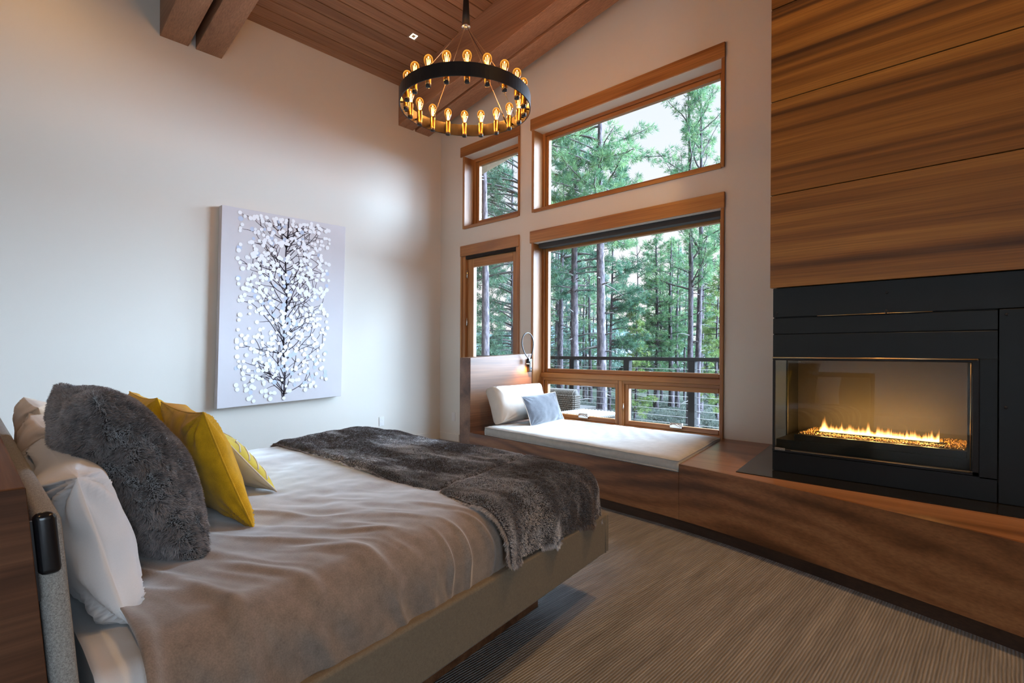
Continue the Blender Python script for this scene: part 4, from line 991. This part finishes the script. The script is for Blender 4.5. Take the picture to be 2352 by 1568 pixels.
def gz(x, y): return GZ+.35*float(fbm(np.array([[x/9, y/9, 0.0]]), 3)[0])*min(1, max(0, (y-9)/10))
m_hill = nmat('far_forest', (.25, .36, .37), 1.0, spec=0); g = G(m_hill); f1 = g.noise(g.coord((1, 1, .35)), .22, 6, .7); g.color(g.ramp(f1, [(.35, (.12, .185, .20)), (.65, (.21, .27, .29))]))  # blue-green hill colour has the distance haze mixed in
V, Fc = [], []; nh = 120
for k in range(nh+1):
    a = k/nh; x, y = -330+430*a, 230-20*math.sin(a*3); h = 1.2+D_ if False else 0
    top = 13+6*math.sin(a*7.3)+3*math.sin(a*19+1)+1.2*math.sin(a*71)+.8*random.random(); V += [(x, y, GZ-1), (x, y+40, GZ+top+1.2)]
for k in range(nh): Fc.append((2*k, 2*k+2, 2*k+3, 2*k+1))
o = pyd('hillside', V, Fc, m_hill, smooth=True); st(o)

m_bark = nmat('pine_bark', (.2, .17, .17), .95, spec=.1); g = G(m_bark)
f1 = g.noise(g.coord((5, 5, 1.2)), 2.2, 5, .7); f2 = g.noise(g.coord((1, 1, .4)), 14, 4, .7)
g.color(g.mix(g.ramp(f1, [(.35, (.045, .038, .044)), (.5, (.11, .092, .102)), (.68, (.21, .18, .185))]), g.ramp(f2, [(.35, (.45, .45, .48)), (.6, (1.1, 1.1, 1.1))]), .8, 'MULTIPLY')); g.bump(f1, .8, .05)
m_twig = nmat('pine_twig', (.10, .085, .08), .95)
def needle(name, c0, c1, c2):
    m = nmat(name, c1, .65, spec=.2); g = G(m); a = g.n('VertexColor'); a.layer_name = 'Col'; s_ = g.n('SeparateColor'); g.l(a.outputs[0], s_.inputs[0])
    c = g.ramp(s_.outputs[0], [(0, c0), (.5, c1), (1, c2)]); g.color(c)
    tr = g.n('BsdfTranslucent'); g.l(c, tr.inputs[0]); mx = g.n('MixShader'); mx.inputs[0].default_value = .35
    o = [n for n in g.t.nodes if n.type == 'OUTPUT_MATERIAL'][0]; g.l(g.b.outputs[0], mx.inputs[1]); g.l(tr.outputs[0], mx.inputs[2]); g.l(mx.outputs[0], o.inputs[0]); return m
m_nd = needle('dark_pine_needles', (.035, .085, .055), (.075, .16, .10), (.15, .25, .14))
m_nm = needle('green_pine_needles', (.055, .125, .065), (.11, .21, .10), (.20, .30, .13))
m_ny = needle('yellow_green_needles', (.08, .14, .04), (.16, .24, .07), (.27, .32, .12))
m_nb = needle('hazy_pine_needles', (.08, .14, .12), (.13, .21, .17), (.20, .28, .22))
m_sage = needle('sagebrush', (.08, .10, .085), (.14, .165, .14), (.21, .22, .17))

def tufts(C, D, k, ln, w, rng, spread=.75, tone=None):
    n_ = len(C); C2 = np.repeat(C, k, 0); D2 = np.repeat(D, k, 0)
    d = D2*.75+rng.normal(0, spread, (n_*k, 3)); d /= np.linalg.norm(d, axis=1)[:, None]
    L_ = (ln*(.7+.5*rng.random(n_*k)))[:, None]
    s_ = np.cross(d, rng.normal(0, 1, (n_*k, 3))); s_ /= np.linalg.norm(s_, axis=1)[:, None]+1e-9
    b0 = C2+d*L_*.06
    V = np.concatenate([b0-s_*w*.35, C2+d*L_*.55-s_*w*.5, C2+d*L_, C2+d*L_*.55+s_*w*.5])
    q = np.arange(n_*k); m_ = n_*k; T = np.stack([q, q+m_, q+2*m_, q+3*m_], -1)
    tn = np.repeat(rng.random(n_) if tone is None else tone, k); tn = np.clip(tn+rng.normal(0, .15, m_), 0, 1)
    c = np.zeros((4*m_, 4), np.float32); c[:, 0] = np.tile(tn, 4); c[:, 3] = 1
    return V, T, c
def tree(px, D, dia, H, h0, h1, nbr, blen, label, mat, seed, group=None, lean_=(0, 0), droop=.25, up=.25, tuft=(24, .20, .018), per=9, cone=False, name='pine_tree', stems=1, stubs=10, az=None, custom=(), ground=None):
    rng = np.random.default_rng(seed); rd = random.Random(seed)
    p = atD(px, 811, D); x0, y0 = p[0], p[1]; z0 = gz(x0, y0)-.15 if ground is None else ground
    root = empty(name, (x0, y0, z0)); tag(root, label, 'tree', group)
    BL_ = []; TC, TD = [], []
    for s_ in range(stems):
        ox = (s_-(stems-1)/2)*dia*1.6
        axis = lambda t, ox=ox: np.array([x0+RT[0]*ox*(.6+t*.6)+lean_[0]*t*H+.06*math.sin(t*5+seed), y0+RT[1]*ox*(.6+t*.6)+lean_[1]*t*H+.06*math.cos(t*4+seed), z0+t*H])
        m_ = 26; pts = [axis(t) for t in np.linspace(0, 1, m_)]; rr_ = [max(.015, dia/2*((1-t)**.75*.94+.06)*(1+.35*math.exp(-t*H*1.6))) for t in np.linspace(0, 1, m_)]
        V, Fc = tube_data(pts, rr_, 14); V = np.array(V); V += fbm(V*[6, 6, 1.6], 2)[:, None]*(V-np.repeat(np.array(pts), 14, 0))*.10
        tk = pyd('trunk', V, Fc, m_bark, root, smooth=True)
        for k in range(stubs):                # dead twigs and knots
            t = rd.uniform(.02, min(.98, h0/H+.05)); a = rd.random()*6.28; q = axis(t); l = rd.uniform(.15, .55) if rd.random() < .75 else rd.uniform(.6, 1.3); dd = np.array([math.cos(a), math.sin(a), rd.uniform(-.25, .25)])
            BL_.append(([q, q+dd*(dia/2+l*.5), q+dd*(dia/2+l)+np.array([0, 0, -.1*l])], [.035*dia/.4, .02*dia/.4, .006]))
        brs = [(rd.uniform(h0, h1), rd.random()*6.283 if az is None else rd.uniform(*az), None) for _ in range(nbr//stems)]+(list(custom) if s_ == 0 else [])
        for h, a, ll in brs:
            t = h/H
            if t >= .995: continue
            q = axis(t)
            rel = (h-h0)/max(.1, (h1-h0))
            l = ll or blen*((1-rel)**.8*.85+.15 if cone else (.55+.6*math.sin(min(1, max(0, 1-rel))*2.2)))*rd.uniform(.65, 1.1)
            u_ = up*rd.uniform(.2, 1.6)+(.5*rel if not cone else .1*rel); dd = np.array([math.cos(a), math.sin(a), u_]); pts = [q]; cur = q.copy(); ns = 6
            for k in range(ns):
                dd = dd+np.array([rd.uniform(-.22, .22), rd.uniform(-.22, .22), rd.uniform(-.16, .12)-droop*.28+(.16 if k > 3 else 0)]); dd /= np.linalg.norm(dd); cur = cur+dd*l/ns; pts.append(cur.copy())
            br = max(.012, min(.07, .018*l+.008)); BL_.append((pts, [br*(1-.8*i_/ns) for i_ in range(ns+1)]))
            m2 = max(3, int(per*l/2.0))
            for k in range(m2):
                f_ = .25+.75*(k+rd.random())/m2; i_ = min(ns-1, int(f_*ns)); base = pts[i_]+(pts[i_+1]-pts[i_])*(f_*ns-i_)
                off_ = np.array([rd.uniform(-1, 1), rd.uniform(-1, 1), rd.uniform(-.5, .6)])*.15*l*(1.15-f_*.5)*(1 if k < m2-1 else .2)
                c_ = base+off_; dv = (pts[i_+1]-pts[i_]); dv = dv/np.linalg.norm(dv)+off_*1.2/(np.linalg.norm(off_)+.2)
                TC.append(c_); TD.append(dv/np.linalg.norm(dv))
                if k % 2 == 0: BL_.append(([base, c_], [.010, .005]))
        tp = axis(.99)
        for k in range(4): TC.append(tp+np.array([0, 0, -.12*k])); TD.append(np.array([0, 0, 1.0]))
    tubes('branches', BL_, m_twig, root, n=4)
    if TC:
        V, T, c = tufts(np.array(TC), np.array(TD), tuft[0], tuft[1], tuft[2], rng); tris('foliage', V, T, mat, root, c, kind='stuff')
    return root
RA = math.atan2(RT[1], RT[0])                 # azimuth of picture-right
# the large trunks one can tell apart
tree(1380, 22, .47, 19, 9.0, 18.5, 36, 2.7, 'thick straight pine trunk, the stoutest one standing behind the deck railing', m_nm, 1, tuft=(30, .27, .022), per=17, stubs=22,
     custom=((12.4, RA+.10, 3.1), (12.9, RA-.2, 2.4), (10.7, RA+.2, 2.3), (10.2, RA+3.0, 3.2), (11.2, RA+2.8, 3.4), (12.4, RA+3.3, 3.0), (13.2, RA+2.9, 3.0)), az=(RA+1.0, RA+5.3))
tree(1322, 24, .44, 18, 7.2, 17, 46, 2.4, 'tall dark knotty pine trunk standing next to the stoutest trunk', m_nd, 2, tuft=(26, .25, .024), per=20, stubs=26)
tree(1290, 34, .38, 18, 7.5, 17, 40, 2.8, 'slimmer mottled pine trunk nearest the window frame with the reading lamp', m_nd, 3, tuft=(18, .28, .030), per=18, stubs=16)
tree(1403, 30, .20, 15, 4.4, 14.5, 50, 1.9, 'thin dark pine standing close behind the stoutest trunk', m_nd, 4, tuft=(20, .27, .028), per=20, az=(RA-1.2, RA+1.2))
tree(1594, 28, .36, 19.5, 7.5, 19.2, 70, 2.6, 'tall pine with two close parallel stems and upswept branches', m_nm, 5, tuft=(24, .26, .024), per=15, up=.9, droop=-.1, stems=2, stubs=16)
tree(1111, 18, .34, 17, 12, 16, 8, 1.8, 'single grey speckled pine trunk seen through the glass door', m_nd, 6, stubs=6, tuft=(20, .22, .018))
tree(1178, 33, .36, 19, 3.8, 17, 60, 3.0, 'leafy pine seen through the glass door beside the grey speckled trunk', m_nd, 7, tuft=(20, .28, .030), per=20, az=(RA+2.0, RA+4.2))
tree(1205, 26, .36, 20, 8.5, 16, 40, 3.6, 'pine whose bare dark boughs cross the small upper window', m_nd, 8, tuft=(22, .25, .024), per=11, az=(RA+2.4, RA+3.9), stubs=4)
for k_, (px_, D_, H_) in enumerate(((1690, 44, 16), (1725, 38, 15), (1760, 50, 17), (1800, 42, 14), (1850, 52, 16), (1705, 60, 15))): tree(px_, D_, .3, H_, 2.5, H_-.3, 80, 2.4, 'pine in the clearing edge beyond the chimney side of the window view', m_nm, 300+k_, 'pines beyond the chimney side of the view', tuft=(12, .36, .05), per=8, cone=True, stubs=0, name='background_pine')
# young yellow-green pines
tree(1460, 30, .14, 7.4, .9, 7.3, 110, 1.35, 'young yellow-green cone-shaped pine in the clearing', m_ny, 11, tuft=(22, .22, .026), per=10, cone=True, stubs=0, droop=.1)
tree(1508, 39, .26, 14.2, 2.0, 14, 150, 2.3, 'dense blue-green pine rising behind the young yellow-green one', m_nm, 12, tuft=(18, .28, .032), per=11, cone=True, stubs=2, droop=.1)
tree(1488, 47, .2, 13.2, 3, 13, 100, 1.9, 'narrow spired pine standing beside the dense blue-green one', m_nm, 13, tuft=(16, .30, .036), per=9, cone=True, stubs=0)
tree(1545, 42, .26, 13.6, 3, 13.4, 120, 2.4, 'full green pine standing next to the two-stemmed pine', m_nm, 14, tuft=(16, .30, .034), per=10, cone=True, stubs=2)
tree(1648, 31, .2, 9.5, 1.2, 9.3, 110, 2.0, 'bright green young pine nearest the window jamb beside the fireplace', m_ny, 15, tuft=(20, .25, .028), per=10, cone=True, stubs=0)
tree(1655, 36, .3, 16, 5, 15.5, 60, 2.6, 'dark pine standing behind the bright green young pine', m_nm, 16, tuft=(18, .28, .03), per=9)
# forest behind
GR = 'hazy pines of the forest behind the clearing'
k = 0
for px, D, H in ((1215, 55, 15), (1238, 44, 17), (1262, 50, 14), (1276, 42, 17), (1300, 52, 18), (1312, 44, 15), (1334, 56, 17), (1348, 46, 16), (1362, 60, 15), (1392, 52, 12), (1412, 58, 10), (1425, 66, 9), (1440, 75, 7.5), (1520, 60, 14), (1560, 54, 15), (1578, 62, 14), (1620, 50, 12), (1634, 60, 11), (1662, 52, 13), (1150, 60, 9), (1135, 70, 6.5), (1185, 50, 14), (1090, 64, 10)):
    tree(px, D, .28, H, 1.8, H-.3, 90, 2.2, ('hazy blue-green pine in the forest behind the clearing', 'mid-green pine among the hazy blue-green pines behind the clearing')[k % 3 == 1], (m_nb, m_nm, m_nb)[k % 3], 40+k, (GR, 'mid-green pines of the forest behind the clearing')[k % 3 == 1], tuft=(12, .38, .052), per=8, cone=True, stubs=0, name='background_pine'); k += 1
GR2 = 'bare far trunks beyond the sagebrush'
for k, (px, D, dia) in enumerate(((1462, 38, .17), (1507, 40, .40), (1518, 42, .24), (1541, 39, .42), (1556, 39.5, .32), (1574, 42, .19), (1610, 34, .42), (1655, 33, .14), (1284, 40, .5), (1355, 40, .3), (1342, 44, .25))):
    tree(px, D, dia, 13, 4.5, 12.5, 26, 1.9, 'bare lower pine trunk standing among the sagebrush beyond the deck', m_nm, 80+k, GR2, tuft=(14, .28, .034), per=7, stubs=5, name='far_pine')
# sagebrush
GR3 = 'grey-green sagebrush clumps on the ground beyond the deck'
rb_ = random.Random(3); proto_b = None
for k in range(110):
    px = rb_.uniform(1255, 1665); D = rb_.uniform(22, 44); p = atD(px, 811, D); s_ = rb_.uniform(.5, 1.1)
    if proto_b is None:
        rng = np.random.default_rng(5); n_ = 240; C = rng.normal(0, .42, (n_, 3)); C[:, 2] = np.abs(C[:, 2])*.6; Dd = C/np.linalg.norm(C, axis=1)[:, None]+[0, 0, .5]
        V, T, c = tufts(C, Dd/np.linalg.norm(Dd, axis=1)[:, None], 10, .24, .035, rng); proto_b = tris('sagebrush', V, T, m_sage, None, c); o = proto_b
    else: o = bpy.data.objects.new('sagebrush', proto_b.data); COL.objects.link(o)
    o.location = (p[0], p[1], gz(p[0], p[1])); o.scale = (s_, s_, s_*.8); o.rotation_euler = (0, 0, rb_.random()*6); tag(o, 'grey-green sagebrush clump on the ground beyond the deck', 'bush', GR3)
# houses
m_hw = nmat('dark_siding', (.045, .045, .05), .8); m_hroof = nmat('pale_metal_roof', (.28, .30, .34), .5, .2); m_hglass = nmat('house_window', (.35, .50, .50), .15); m_pale = nmat('pale_drive', (.22, .23, .25), .9); m_hst = nmat('house_stone', (.33, .35, .37), .9)
def house(px, D, wd, dp, h, label, yaw=.2, pitch=.22, wins=((.25, .5), (.6, .5)), second=None):
    p = atD(px, 811, D); z = GZ-.35; r = empty('house', (p[0], p[1], z)); tag(r, label, 'house'); M = Matrix.Translation((p[0], p[1], z)) @ Matrix.Rotation(RA+yaw, 4, 'Z')
    def hb_(name, x0, x1, y0, y1, z0, z1, mat, par): 
        c = [(x0, y0, z0), (x1, y0, z0), (x1, y1, z0), (x0, y1, z0), (x0, y0, z1), (x1, y0, z1), (x1, y1, z1), (x0, y1, z1)]; return hexa(name, [tuple(M @ Vector(q)) for q in c], mat, par, 0)
    w_ = hb_('wall', -wd/2, wd/2, 0, dp, 0, h, m_hw, r)
    hb_('stone_base', -wd/2-.05, wd/2+.05, -.08, 0, 0, .7, m_hst, r)
    c = [(-wd/2-.7, -1.0, h-.05), (wd/2+.7, -1.0, h-.05), (wd/2+.7, dp+.8, h+dp*pitch), (-wd/2-.7, dp+.8, h+dp*pitch)]
    c += [(a, b, z_+.22) for a, b, z_ in c]; hexa('roof', [tuple(M @ Vector(q)) for q in c], m_hroof, r, 0)
    for u, s_ in wins:
        x = -wd/2+u*wd; w2 = hb_('window', x-.75, x+.75, -.12, -.01, h*s_-.6, h*s_+.7, m_steelm, r); hb_('pane', x-.65, x+.65, -.14, -.12, h*s_-.5, h*s_+.6, m_hglass, w2)
    return r, hb_
house(1488, 58, 6, 6, 3.6, 'dark house with pale metal roof behind the young pine', .15, .3, ((.2, .55), (.62, .62)))
house(1448, 74, 4, 5, 2.7, 'small dark outbuilding with pale roof beside the dark house', .1, .25, ((.5, .5),))
house(1636, 62, 6.5, 6, 2.4, 'low house with a wide pale roof beyond the two-stemmed pine', -.25, .28, ((.3, .5), (.7, .5)))
house(1408, 66, 4, 5, 2.6, 'distant cabin with a pale roof glimpsed beside the stoutest trunk', .1, .3, ((.5, .5),))
for k, (px0, px1, D0, D1) in enumerate(((1520, 1592, 41, 56), (1440, 1478, 38, 50))):
    q = [atD(px0, 811, D0), atD(px1, 811, D0), atD(px1, 811, D1), atD(px0, 811, D1)]
    o = prism('driveway', [(a[0], a[1]) for a in q], GZ-.6, GZ+.12, m_pale, None); st(o)
